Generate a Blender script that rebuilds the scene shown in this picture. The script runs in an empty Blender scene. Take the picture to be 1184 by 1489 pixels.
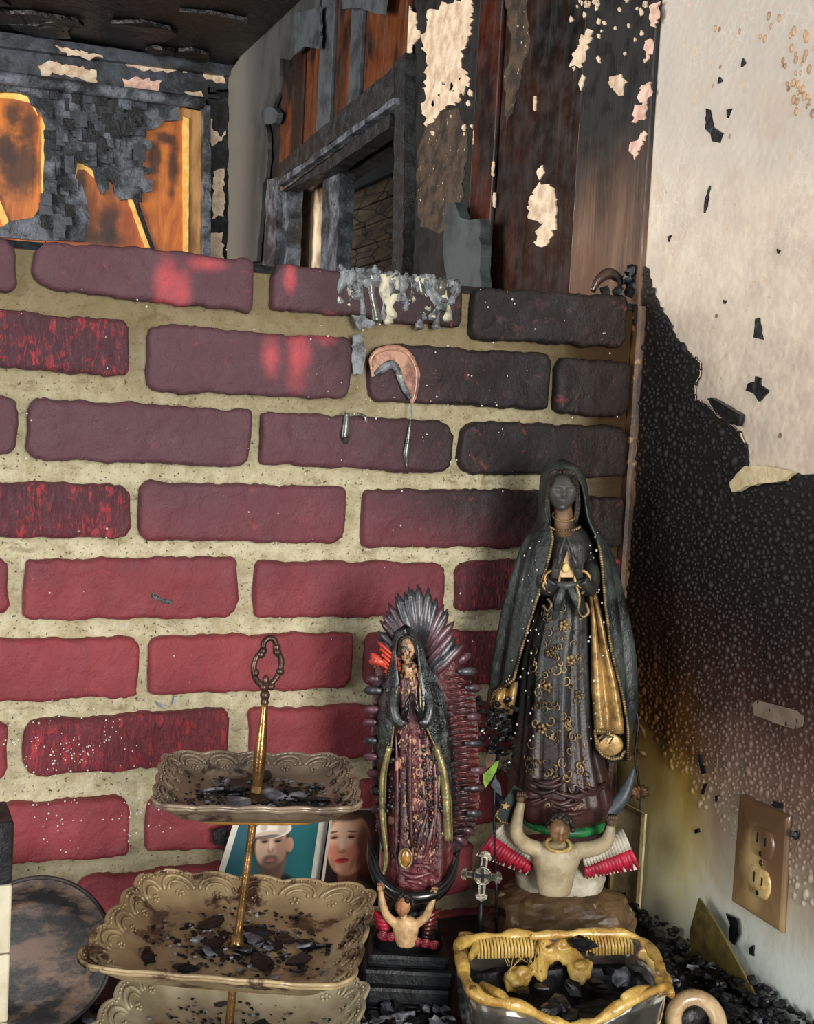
import bpy, bmesh, math, random
import numpy as np
from mathutils import Vector, Matrix, noise
from mathutils.geometry import tessellate_polygon

random.seed(7)
scn = bpy.context.scene
COL = scn.collection

# ------------------------------------------------------------------ camera
F, YAW, PITCH, ROLL = 1834.0, 0.40584, -0.06366, 0.05205
CAM = Vector((-0.7948, -1.2102, 1.50))
FW = Vector((math.sin(YAW)*math.cos(PITCH), math.cos(YAW)*math.cos(PITCH), math.sin(PITCH)))
_r = Vector((math.cos(YAW), -math.sin(YAW), 0)); _u = _r.cross(FW)
RT = _r*math.cos(ROLL) + _u*math.sin(ROLL)
UP = _u*math.cos(ROLL) - _r*math.sin(ROLL)
cd = bpy.data.cameras.new('camera'); cam = bpy.data.objects.new('camera', cd); COL.objects.link(cam)
cd.sensor_fit = 'HORIZONTAL'; cd.sensor_width = 36.0; cd.lens = F/1184*36; cd.clip_start = .02
cam.matrix_world = Matrix(((RT.x, UP.x, -FW.x, CAM.x), (RT.y, UP.y, -FW.y, CAM.y), (RT.z, UP.z, -FW.z, CAM.z), (0, 0, 0, 1)))
scn.camera = cam

# ------------------------------------------------------------------ light
w = bpy.data.worlds.new('world'); scn.world = w; w.use_nodes = True
w.node_tree.nodes['Background'].inputs['Color'].default_value = (.93, .97, 1.0, 1)
w.node_tree.nodes['Background'].inputs['Strength'].default_value = .30
def area(name, loc, target, sx, sy, power, col=(1, 1, 1)):
    l = bpy.data.lights.new(name, 'AREA'); l.shape = 'RECTANGLE'; l.size = sx; l.size_y = sy; l.energy = power; l.color = col
    o = bpy.data.objects.new(name, l); COL.objects.link(o); o.location = loc
    o.rotation_euler = (Vector(target)-Vector(loc)).to_track_quat('-Z', 'Y').to_euler(); return o
area('window_daylight', (-.35, -3.3, 1.62), (-.4, 0, 1.25), .9, 1.3, 102, (1, .985, .95))
area('back_room_daylight', (-2.6, .7, 1.75), (0, 1.5, 1.9), 1.0, 1.2, 95, (1, .97, .92))
area('side_fill', (-2.7, -1.5, 1.6), (0, -.25, 1.2), .9, 1.2, 36, (.95, .98, 1))  # added fill that brightens the right wall; no window is known there
vs = scn.view_settings
vs.view_transform = 'Standard'; vs.look = 'None'; vs.gamma = 1; vs.use_curve_mapping = False; vs.exposure = 0.0

# ------------------------------------------------------------------ helpers: projection
def ray(x, y): return FW + RT*((x-592)/F) - UP*((y-744.5)/F)
def PX(x, y, X=0.0): d = ray(x, y); return CAM + d*((X-CAM.x)/d.x)
def PY(x, y, Y=0.0): d = ray(x, y); return CAM + d*((Y-CAM.y)/d.y)
def PZ(x, y, Z=0.98): d = ray(x, y); return CAM + d*((Z-CAM.z)/d.z)
TABLE = 0.98

# ------------------------------------------------------------------ helpers: materials
def c(r, g, b):
    f = lambda v: (v/255/12.92) if v/255 <= .04045 else ((v/255+.055)/1.055)**2.4
    return (f(r), f(g), f(b), 1)
class NT:
    def __init__(s, name):
        s.m = bpy.data.materials.new(name); s.m.use_nodes = True
        s.t = s.m.node_tree; s.b = s.t.nodes['Principled BSDF']
        g = s.n('ShaderNodeNewGeometry'); s.pos = g.outputs['Position']; s.x, s.y, s.z = s.sep(s.pos)
    def n(s, t): return s.t.nodes.new(t)
    def put(s, sock, v):
        if hasattr(v, 'is_output'): s.t.links.new(v, sock)
        elif v is not None: sock.default_value = v
    def sep(s, v): q = s.n('ShaderNodeSeparateXYZ'); s.put(q.inputs[0], v); return q.outputs
    def vec(s, st):
        q = s.n('ShaderNodeVectorMath'); q.operation = 'MULTIPLY'; s.put(q.inputs[0], s.pos); q.inputs[1].default_value = st; return q.outputs[0]
    def noise(s, sc, det=5, ro=.6, dist=0, st=None):
        q = s.n('ShaderNodeTexNoise'); q.inputs['Scale'].default_value = sc; q.inputs['Detail'].default_value = det
        q.inputs['Roughness'].default_value = ro; q.inputs['Distortion'].default_value = dist
        s.put(q.inputs['Vector'], s.vec(st) if st else s.pos); return q.outputs[0]
    def vor(s, sc, feat='F1', st=None, rnd=1):
        q = s.n('ShaderNodeTexVoronoi'); q.feature = feat; q.inputs['Scale'].default_value = sc; q.inputs['Randomness'].default_value = rnd
        s.put(q.inputs['Vector'], s.vec(st) if st else s.pos); return q.outputs['Distance']
    def mr(s, v, a, b, lo=0., hi=1.):
        q = s.n('ShaderNodeMapRange'); q.interpolation_type = 'SMOOTHSTEP'; s.put(q.inputs[0], v)
        for i, k in enumerate((a, b, lo, hi)): q.inputs[i+1].default_value = k
        return q.outputs[0]
    def ma(s, op, a, b=0.):
        q = s.n('ShaderNodeMath'); q.operation = op; s.put(q.inputs[0], a); s.put(q.inputs[1], b); return q.outputs[0]
    def mix(s, f, a, b):
        q = s.n('ShaderNodeMix'); q.data_type = 'RGBA'; s.put(q.inputs[0], f); s.put(q.inputs[6], a); s.put(q.inputs[7], b); return q.outputs[2]
    def ramp(s, f, stops):
        q = s.n('ShaderNodeValToRGB'); s.put(q.inputs[0], f); e = q.color_ramp.elements
        while len(e) < len(stops): e.new(.5)
        for k, (p, col) in enumerate(stops): e[k].position = p; e[k].color = col
        return q.outputs[0]
    def blob(s, ctr, r, soft=.5):
        q = s.n('ShaderNodeVectorMath'); q.operation = 'SUBTRACT'; s.put(q.inputs[0], s.pos); q.inputs[1].default_value = ctr
        k = s.n('ShaderNodeVectorMath'); k.operation = 'MULTIPLY'; s.put(k.inputs[0], q.outputs[0]); k.inputs[1].default_value = [1/a if a else 0 for a in r]
        l = s.n('ShaderNodeVectorMath'); l.operation = 'LENGTH'; s.put(l.inputs[0], k.outputs[0])
        d = s.ma('ADD', l.outputs['Value'], s.ma('MULTIPLY', s.ma('SUBTRACT', s.noise(28, 4), .5), 1.1))
        return s.mr(d, 1, 1-soft, 0, 1)
    def soft(s, ctr, rx, rz, rot=0, edge=.5):
        q = s.n('ShaderNodeVectorMath'); q.operation = 'SUBTRACT'; s.put(q.inputs[0], s.pos); q.inputs[1].default_value = ctr
        x, y, z = s.sep(q.outputs[0]); ca, sa = math.cos(rot), math.sin(rot)
        a = s.ma('ADD', s.ma('MULTIPLY', x, ca/rx), s.ma('MULTIPLY', z, sa/rx)); b = s.ma('ADD', s.ma('MULTIPLY', x, -sa/rz), s.ma('MULTIPLY', z, ca/rz))
        d = s.ma('SQRT', s.ma('ADD', s.ma('MULTIPLY', a, a), s.ma('MULTIPLY', b, b))); return s.mr(d, 1+edge*.5, 1-edge*.5)
    def bump(s, h, st, dist=.002, nrm=None):
        q = s.n('ShaderNodeBump'); q.inputs['Strength'].default_value = st; q.inputs['Distance'].default_value = dist
        s.put(q.inputs['Height'], h); 
        if nrm is not None: s.put(q.inputs['Normal'], nrm)
        return q.outputs[0]
    def out(s, col, rough=.6, metal=0., nrm=None, coat=0., trans=0., ior=1.45, spec=.5, sss=0, alpha=None):
        b = s.b.inputs; s.put(b['Base Color'], col); s.put(b['Roughness'], rough); s.put(b['Metallic'], metal)
        s.put(b['Coat Weight'], coat); b['Coat Roughness'].default_value = .25; s.put(b['Transmission Weight'], trans); b['IOR'].default_value = ior
        s.put(b['Specular IOR Level'], spec)
        if nrm is not None: s.put(b['Normal'], nrm)
        if alpha is not None: s.put(b['Alpha'], alpha)
        return s.m
def two(name, ca, cb, sc=30, lo=.4, hi=.62, rough=.6, bsc=120, bst=.3, metal=0., coat=0., bd=.002, cc=None, csc=90, clo=.6, chi=.66, st=None, spec=.5):
    t = NT(name); col = t.mix(t.mr(t.noise(sc, 6, .65, st=st), lo, hi), ca, cb)
    if cc: col = t.mix(t.mr(t.noise(csc, 4, .6), clo, chi), col, cc)
    return t.out(col, rough, metal, t.bump(t.noise(bsc, 5, .6), bst, bd), coat, spec=spec)
def plain(name, col, rough=.6, metal=0., coat=0., spec=.5):
    t = NT(name); n = t.noise(60, 4); v = t.mix(t.mr(n, .3, .7), col, tuple([k*.8 for k in col[:3]])+(1,)); return t.out(v, rough, metal, None, coat, spec=spec)

# ------------------------------------------------------------------ helpers: meshes
def link(name, me, mat, parent=None, smooth=True):
    o = bpy.data.objects.new(name, me); COL.objects.link(o)
    if mat: me.materials.clear(); me.materials.append(mat)
    if smooth and len(me.polygons): me.polygons.foreach_set('use_smooth', [True]*len(me.polygons))
    if parent: o.parent = parent
    return o
class MB:
    def __init__(s): s.v = []; s.f = []
    def add(s, vs, fs):
        k = len(s.v); s.v += [tuple(p) for p in vs]; s.f += [tuple(i+k for i in f) for f in fs]; return s
    def box(s, a, b, bev=0):
        x0, y0, z0 = a; x1, y1, z1 = b
        return s.add([(x0,y0,z0),(x1,y0,z0),(x1,y1,z0),(x0,y1,z0),(x0,y0,z1),(x1,y0,z1),(x1,y1,z1),(x0,y1,z1)],
                     [(0,3,2,1),(4,5,6,7),(0,1,5,4),(1,2,6,5),(2,3,7,6),(3,0,4,7)])
    def slab(s, pts, off):
        """extrude a planar polygon (3d points) by vector off"""
        pts = [Vector(p) for p in pts]; off = Vector(off); n = len(pts)
        nrm = Vector((0, 0, 0))
        for i in range(n): nrm += pts[i].cross(pts[(i+1) % n])
        if nrm.dot(off) < 0: pts.reverse()
        tri = tessellate_polygon([pts]); k = len(s.v)
        s.v += [tuple(p) for p in pts] + [tuple(p+off) for p in pts]
        for t in tri:
            a, b, d = t
            nn = (pts[b]-pts[a]).cross(pts[d]-pts[a])
            if nn.dot(off) < 0: a, b, d = d, b, a
            s.f.append((k+n+a, k+n+b, k+n+d)); s.f.append((k+d, k+b, k+a))
        for i in range(n): j = (i+1) % n; s.f.append((k+i, k+j, k+n+j, k+n+i))
        return s
    def loft(s, rings, closed=True, cap0=True, cap1=True):
        k = len(s.v); n = len(rings[0])
        for r in rings: s.v += [tuple(p) for p in r]
        m = n if closed else n-1
        for i in range(len(rings)-1):
            for j in range(m):
                a, b = k+i*n+j, k+i*n+(j+1) % n; s.f.append((a, b, b+n, a+n))
        if closed and cap0: s.f.append(tuple(k+j for j in range(n))[::-1])
        if closed and cap1: s.f.append(tuple(k+(len(rings)-1)*n+j for j in range(n)))
        return s
    def tube(s, path, rad, n=8, flat=1.0, closed=False):
        path = [Vector(p) for p in path]; m = len(path)
        if not hasattr(rad, '__len__'): rad = [rad]*m
        T = [((path[(i+1) % m] if closed else path[min(i+1, m-1)])-(path[i-1] if closed else path[max(i-1, 0)])).normalized() for i in range(m)]
        a = Vector((0, 0, 1)) if abs(T[0].z) < .9 else Vector((1, 0, 0)); N = (a-T[0]*a.dot(T[0])).normalized(); rings = []
        for i in range(m):
            N = (N-T[i]*N.dot(T[i])); N = N.normalized() if N.length > 1e-6 else T[i].orthogonal().normalized(); B = T[i].cross(N)
            rings.append([path[i]+(N*math.cos(q)+B*math.sin(q)*flat)*rad[i] for q in [2*math.pi*j/n for j in range(n)]])
        if closed: rings.append(rings[0]); s.loft(rings, True, False, False)
        else: s.loft(rings)
        return s
    def ell(s, ctr, r, nu=12, nv=8, fn=None, rot=None):
        ctr = Vector(ctr); rings = []
        if not hasattr(r, '__len__'): r = (r, r, r)
        for i in range(1, nv):
            ph = math.pi*i/nv; ring = []
            for j in range(nu):
                th = 2*math.pi*j/nu; d = Vector((math.sin(ph)*math.sin(th), -math.sin(ph)*math.cos(th), -math.cos(ph)))
                p = fn(d) if fn else d; p = Vector((p.x*r[0], p.y*r[1], p.z*r[2]))
                if rot: p = rot @ p
                ring.append(ctr+p)
            rings.append(ring)
        k = len(s.v); s.loft(rings, True, False, False)
        for sg, base in ((-1, 0), (1, (nv-2)*nu)):
            d = Vector((0, 0, sg)); p = fn(d) if fn else d; p = Vector((p.x*r[0], p.y*r[1], p.z*r[2]))
            if rot: p = rot @ p
            s.v.append(tuple(ctr+p)); q = len(s.v)-1
            for j in range(nu):
                a, b = k+base+j, k+base+(j+1) % nu
                s.f.append((q, b, a) if sg < 0 else (q, a, b))
        return s
    def rock(s, ctr, r, seed=0, n=1):
        """angular lump: squashed, jittered low sphere"""
        rd = random.Random(seed); nu = 5+rd.randrange(3); J = {}
        def fn(d):
            key = (round(d.x, 3), round(d.y, 3), round(d.z, 3))
            if key not in J: J[key] = .65+.6*rd.random()
            return d*J[key]
        e = Matrix.Rotation(rd.uniform(-.5, .5), 3, 'X') @ Matrix.Rotation(rd.uniform(0, 6.3), 3, 'Z')
        return s.ell(ctr, r, nu, 4, fn, e)
    def build(s, name, mat, parent=None, smooth=True):
        me = bpy.data.meshes.new(name); me.from_pydata(s.v, [], s.f); me.validate(); me.update()
        return link(name, me, mat, parent, smooth)
def sharp(o, ang=40):
    m = o.data; bm = bmesh.new(); bm.from_mesh(m)
    for e in bm.edges:
        if len(e.link_faces) == 2 and e.calc_face_angle(0) > math.radians(ang): e.smooth = False
    bm.to_mesh(m); bm.free(); return o
def bevel(o, wd, seg=2):
    m = o.modifiers.new('bevel', 'BEVEL'); m.width = wd; m.segments = seg; m.limit_method = 'ANGLE'; return o
def tag(o, label, cat, group=None):
    o['label'] = label; o['category'] = cat
    if group: o['group'] = group
    return o
def struct(o): o['kind'] = 'structure'; return o
def empty(name, loc=(0, 0, 0), rz=0, parent=None):
    o = bpy.data.objects.new(name, None); COL.objects.link(o); o.location = loc; o.rotation_euler = (0, 0, rz); o.empty_display_size = .02
    if parent: o.parent = parent
    return o
def jag(pts, amp, step, seed=0):
    rd = random.Random(seed); out = []; n = len(pts)
    for i in range(n):
        a, b = Vector(pts[i]), Vector(pts[(i+1) % n]); L = (b-a).length; k = max(1, int(L/step)); out.append(a)
        for j in range(1, k): out.append(a.lerp(b, j/k)+Vector((rd.uniform(-amp, amp), rd.uniform(-amp, amp))))
    return [tuple(p) for p in out]
def spline(pts, n=6):
    """catmull-rom through 3d points"""
    P = [Vector(p) for p in pts]; P = [P[0]*2-P[1]]+P+[P[-1]*2-P[-2]]; o = []
    for i in range(1, len(P)-2):
        for j in range(n):
            t = j/n; a, b, d, e = P[i-1], P[i], P[i+1], P[i+2]
            o.append(.5*((2*b)+(d-a)*t+(2*a-5*b+4*d-e)*t*t+(3*b-a-3*d+e)*t**3))
    return o+[P[-2]]

# ------------------------------------------------------------------ materials
def brick_material(name, crackle):
    t = NT(name)
    oi = t.n('ShaderNodeObjectInfo').outputs['Random']
    red = t.mix(t.mr(t.noise(16, 5, .6), .35, .68), c(126, 53, 59), c(144, 62, 66))
    red = t.mix(t.ma('MULTIPLY', oi, .35), red, c(120, 46, 56))
    # soot: heavier towards the top and the burnt corner
    nz = t.ma('MULTIPLY', t.ma('SUBTRACT', t.noise(5, 4, .55), .5), .22)
    zz = t.ma('ADD', t.z, nz)
    s1 = t.mr(zz, 1.27, 1.50)
    col = t.mix(t.ma('MULTIPLY', s1, .92), red, c(82, 58, 64))
    xx = t.ma('ADD', t.ma('ADD', t.x, t.ma('MULTIPLY', t.ma('SUBTRACT', t.z, 1.5), .55)), nz)
    s2 = t.mr(xx, -.42, -.14)
    col = t.mix(t.ma('MULTIPLY', s2, .95), col, c(25, 23, 22))
    col = t.mix(t.mr(t.ma('ADD', t.x, nz), -.10, -.025), col, c(34, 24, 20))
    # wiped or heat-cleaned bright red streaks
    for px, py, a, b in ((238, 412, .02, .042), (262, 430, .014, .03), (390, 520, .016, .03), (430, 520, .02, .045), (300, 385, .03, .012), (418, 405, .01, .02), (470, 480, .02, .02), (620, 412, .02, .006), (550, 405, .012, .006)):
        p = PY(px, py); col = t.mix(t.ma('MULTIPLY', t.blob(p, (a, 0, b), .95), .85), col, c(184, 76, 82))
    h = t.noise(90, 6, .65); nrm = t.bump(h, .7, .004); nrm = t.bump(t.noise(420, 4, .65), .45, .0015, nrm)
    col = t.mix(t.mr(t.noise(55, 6, .7), .56, .74, 0, .35), col, c(104, 74, 80)); col = t.mix(t.mr(t.noise(38, 6, .7, 1.0), .60, .72, 0, .4), col, c(172, 72, 72))
    if crackle:
        e = t.noise(150, 5, .7, 1.6, (1.0, 1, .28)); k = t.mr(e, .50, .60)
        msk = t.ma('MULTIPLY', k, t.mr(t.noise(30, 4), .36, .58))
        col = t.mix(t.ma('MULTIPLY', msk, .75), t.mix(.45, col, c(74, 42, 50)), c(188, 62, 66)); nrm = t.bump(e, .9, .004, nrm)
    ch = t.mr(t.noise(120, 3, .7), .7, .74); col = t.mix(t.ma('MULTIPLY', ch, .6), col, c(190, 90, 80))
    return t.out(col, t.mr(t.noise(30), .3, .7, .42, .68), 0, nrm, spec=.35)
M_brick = brick_material('painted_brick', False); M_brickc = brick_material('crackled_painted_brick', True)
def mortar_material():
    t = NT('mortar')
    col = t.mix(t.mr(t.noise(60, 7, .75), .35, .68), c(222, 212, 178), c(186, 172, 136))
    col = t.mix(t.mr(t.noise(260, 3, .7), .60, .68), col, c(88, 76, 56))
    nz = t.ma('MULTIPLY', t.ma('SUBTRACT', t.noise(9, 4), .5), .16)
    s = t.mr(t.ma('ADD', t.z, nz), 1.38, 1.64); col = t.mix(t.ma('MULTIPLY', s, .85), col, c(118, 102, 70))
    col = t.mix(t.mr(t.noise(34, 6, .75, 0, (1, 1, 2.2)), .54, .68, 0, .55), col, c(104, 84, 54))
    s = t.mr(t.ma('ADD', t.x, nz), -.10, -.03); col = t.mix(t.ma('MULTIPLY', s, .9), col, c(48, 34, 20))
    s = t.mr(t.ma('ADD', t.ma('ADD', t.x, t.ma('MULTIPLY', t.z, .25)), nz), .20, .37); col = t.mix(t.ma('MULTIPLY', s, .95), col, c(62, 44, 24))
    s = t.mr(t.ma('ADD', t.z, nz), 1.16, .98); col = t.mix(t.ma('MULTIPLY', s, .6), col, c(120, 108, 84))
    return t.out(col, .9, 0, t.bump(t.noise(170, 6, .75), .9, .004), spec=.2)
M_mortar = mortar_material()
def char_material(name, ca, cb, sc=45, rough=.38):
    t = NT(name); col = t.mix(t.mr(t.noise(sc, 6, .7), .42, .66), ca, cb)
    e = t.noise(26, 7, .72, .8); crk = t.mr(e, .36, .46)
    q_ = t.noise(60, 5, .7, 0, (1, 1, .35)); crk = t.ma('MULTIPLY', crk, t.mr(q_, .34, .44, .3, 1.))
    col = t.mix(t.ma('MULTIPLY', t.ma('SUBTRACT', 1., crk), .8), col, c(14, 14, 15))
    n = t.bump(t.noise(90, 6, .75), .7, .006); n = t.bump(crk, .4, .005, n)
    return t.out(col, t.mr(t.noise(40), .3, .7, rough-.1, rough+.25), 0, n)
M_char = char_material('alligator_char', c(36, 38, 42), c(108, 113, 122), 16)
M_chard = char_material('black_char', c(12, 12, 13), c(44, 45, 48))
M_coal = two('charcoal_debris', c(12, 12, 14), c(40, 43, 48), 70, .45, .7, .35, 160, .6)
M_coalg = two('grey_ash_flake', c(78, 80, 88), c(176, 178, 184), 60, .4, .7, .6, 160, .5)
M_ceil = two('scorched_ceiling', c(10, 9, 9), c(36, 36, 37), 12, .5, .72, .4, 40, .8, bd=.01)
def orange_wood():
    t = NT('scorched_orange_wood')
    g = t.noise(26, 6, .7, 1.2, (1, 1, .18))
    col = t.mix(t.mr(g, .3, .7), c(206, 122, 44), c(156, 74, 28))
    col = t.mix(t.mr(t.noise(6, 3), .45, .7), col, c(128, 58, 26))
    for px, py, a, b in ((20, 165, .022, .03), (42, 185, .02, .05), (25, 245, .06, .07), (5, 215, .03, .05), (160, 320, .022, .05), (118, 265, .012, .03), (252, 240, .014, .09), (240, 200, .02, .016), (225, 230, .016, .05), (150, 345, .05, .02)):
        p = PY(px, py, 1.87); col = t.mix(t.ma('MULTIPLY', t.blob(p, (a*1.5, 0, b*1.5), .75), .88), col, c(42, 22, 16))
    return t.out(col, .42, 0, t.bump(g, .25, .003))
M_orange = orange_wood()
M_rawwood = two('raw_wood_edge', c(246, 204, 112), c(222, 160, 74), 40, .35, .7, .5, 100, .2)
M_tanwood = two('tan_wood_strip', c(186, 138, 82), c(112, 74, 40), 18, .38, .66, .6, 90, .3, st=(1, 1, .25))
M_cream = two('peeling_cream_paint', c(210, 190, 164), c(166, 138, 114), 50, .35, .7, .6, 140, .5)
M_pink = two('pink_cream_paint', c(216, 180, 162), c(166, 128, 112), 60, .35, .7, .6, 140, .5)
def wood_board(name, ca, cb, cd_, z0=None, z1=None, rough=.35):
    t = NT(name); g = t.noise(40, 7, .7, .8, (1, 1, .08)); col = t.mix(t.mr(g, .3, .72), ca, cb)
    col = t.mix(t.mr(t.noise(9, 4, .6, .5, (1, 1, .5)), .45, .62), col, cd_)
    if z0: col = t.mix(t.mr(t.ma('ADD', t.z, t.ma('MULTIPLY', t.noise(12, 4, .6, 0, (1, 2, .4)), .12)), z0, z1), col, c(13, 12, 12))
    return t.out(col, t.mr(t.noise(30), .3, .7, rough-.12, rough+.2), 0, t.bump(g, .5, .003))
M_bd1 = wood_board('scorched_board_bare', c(118, 90, 70), c(62, 42, 32), c(90, 64, 48), 1.78, 1.94, .5)
M_bd2 = wood_board('scorched_board_black', c(14, 11, 10), c(50, 24, 12), c(10, 9, 9))
M_bd3 = wood_board('scorched_board_red', c(38, 15, 9), c(76, 30, 14), c(18, 12, 10))
M_bd4 = wood_board('scorched_drywall_black', c(9, 8, 8), c(20, 16, 14), c(10, 9, 9), rough=.55)
M_speck = two('speckled_brown_paint', c(70, 55, 43), c(36, 28, 22), 40, .4, .62, .55, 160, .6, cc=c(190, 166, 134), csc=120, clo=.66, chi=.7)
M_lath = wood_board('burnt_orange_lath', c(100, 50, 18), c(44, 22, 11), c(14, 11, 9), rough=.4)
def grey_plaster():
    t = NT('sooty_grey_plaster'); n = t.noise(7, 4, .6, 0, (1, 1, .6))
    col = t.mix(t.mr(n, .4, .62), c(64, 64, 63), c(36, 38, 38))
    s = t.mr(t.ma('ADD', t.y, t.ma('MULTIPLY', n, .18)), 1.86, 1.64); col = t.mix(s, c(104, 100, 92), col)
    return t.out(col, .6, 0, t.bump(t.noise(60, 5), .3, .003))
M_greypl = grey_plaster()
M_greysheet = two('grey_soot_sheet', c(66, 70, 74), c(38, 40, 42), 20, .4, .66, .5, 80, .5)
def plaster_material():
    t = NT('heat_stained_plaster')
    col = t.mix(t.mr(t.noise(14, 6, .65), .34, .7), c(218, 202, 180), c(190, 174, 158))
    u = t.mr(t.ma('ADD', t.z, t.ma('MULTIPLY', t.noise(8, 3), .12)), 1.66, 1.96); col = t.mix(t.ma('MULTIPLY', u, .85), col, c(164, 156, 148))
    col = t.mix(t.mr(t.noise(22, 6, .7, .6), .48, .7, 0, .5), col, c(178, 158, 140))
    e = t.vor(130, 'DISTANCE_TO_EDGE', (1, 1, .8)); rg = t.mr(t.ma('ADD', e, t.ma('MULTIPLY', t.noise(60), .10)), .16, .04); zone = t.mr(t.noise(9, 3), .42, .66)
    col = t.mix(t.ma('MULTIPLY', t.ma('MULTIPLY', rg, zone), .16), col, c(240, 232, 216))
    col = t.mix(t.mr(t.noise(46, 5, .7), .60, .68), col, c(196, 168, 144))
    sp = t.mr(t.vor(34), .12, .07); col = t.mix(t.ma('MULTIPLY', sp, t.mr(t.noise(24), .5, .56)), col, c(130, 104, 82))
    n = t.bump(t.vor(120, 'SMOOTH_F1'), .35, .003); n = t.bump(t.noise(140, 5), .3, .002, n)
    return t.out(col, .7, 0, n, spec=.25)
M_plaster = plaster_material()
def skin_material():
    t = NT('sooty_blistered_paint')
    nz = t.ma('MULTIPLY', t.ma('SUBTRACT', t.noise(9, 5, .6, .3), .5), .10)
    nv = t.ma('MULTIPLY', t.ma('SUBTRACT', t.noise(34, 5, .65, 0, (1, 1, .12)), .5), .07)
    # soot line falls towards the corner, rises towards the room
    zz = t.ma('ADD', t.ma('ADD', t.z, nz), nv)
    zz = t.ma('ADD', zz, t.ma('MULTIPLY', t.mr(t.y, -.06, -.24), .045))
    f = t.mr(zz, .98, 1.48)
    f.node.interpolation_type = 'LINEAR'
    a = t.ramp(f, [(0, c(216, 222, 206)), (.14, c(212, 204, 158)), (.28, c(186, 166, 104)), (.38, c(146, 116, 56)), (.46, c(88, 56, 24)), (.60, c(48, 28, 16)), (.76, c(26, 21, 18)), (1, c(26, 24, 23))])
    b = t.ramp(f, [(0, c(228, 238, 236)), (.18, c(222, 226, 214)), (.29, c(186, 174, 150)), (.40, c(138, 116, 98)), (.53, c(108, 84, 72)), (.66, c(58, 38, 32)), (.8, c(32, 25, 23)), (1, c(26, 24, 23))])
    col = t.mix(t.mr(t.ma('ADD', t.y, nz), -.13, -.22), a, b)
    dk = t.mr(t.y, -.045, -.005); col = t.mix(t.ma('MULTIPLY', dk, t.mr(t.noise(20), .3, .6, .5, .9)), col, c(34, 22, 12))
    return t.out(col, t.mr(t.z, 1.16, 1.5, .34, .58), 0, t.bump(t.noise(130, 4), .25, .002), spec=.4)
M_skin = skin_material()

# ------------------------------------------------------------------ structure
XL = -1.75      # left end of the half wall
floor = struct(MB().box((-3, -1.6, -.05), (1.4, 2.1, 0)).build('floor', two('scorched_floor', c(40, 34, 30), c(70, 60, 52), 8), None, False))
ceiling = struct(MB().box((-2.2, -.12, 2.36), (.12, 2.0, 2.42)).build('ceiling', M_ceil, None, False))
for i in range(46):     # curling char flakes hanging on the ceiling
    x, y = random.uniform(-1.2, -.05), random.uniform(.75, 1.8); a = random.uniform(.03, .10)
    p = [(x+a*math.cos(q)*random.uniform(.6, 1), y+a*.7*math.sin(q)*random.uniform(.6, 1), 2.352-random.uniform(0, .006)) for q in [k*.9 for k in range(7)]]
    MB().slab(p, (0, 0, .008)).build('char_flake', M_ceil if i % 5 else M_chard, ceiling, False)

# brick half wall ---------------------------------------------------
wall_back = struct(empty('wall_back'))
NX, NZ = 220, 120
mb = MB(); W0, W1, Z0, Z1 = XL, -.001, .0, 1.652
for j in range(NZ+1):
    for i in range(NX+1):
        z = .85+(Z1-.85)*j/NZ; x = W0+(W1-W0)*i/NX
        d = .0025*noise.noise((x*22, z*40, 1))+.002*noise.noise((x*90, z*90, 5))
        mb.v.append((x, .0045+d, z))
for j in range(NZ):
    for i in range(NX): a = j*(NX+1)+i; mb.f.append((a, a+1, a+NX+2, a+NX+1))
mb.build('mortar_bed', M_mortar, wall_back)
mb = MB().box((W0, .012, 0), (W1, .10, Z1)); mb.build('wall_core', M_mortar, wall_back, False)
mb = MB(); n = 60      # charred, ashy top course of mortar
rings = []
for i in range(n+1):
    x = W0+(W1-W0)*i/n; h = .006+.006*noise.noise((x*30, 3, 3)); rings.append([(x, .0, Z1-.004), (x, .004, Z1+h*.6), (x, .05, Z1+h), (x, .095, Z1+h*.5), (x, .10, Z1-.004)])
mb.loft(rings); mb.build('burnt_cap', M_coal, wall_back, False)

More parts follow.
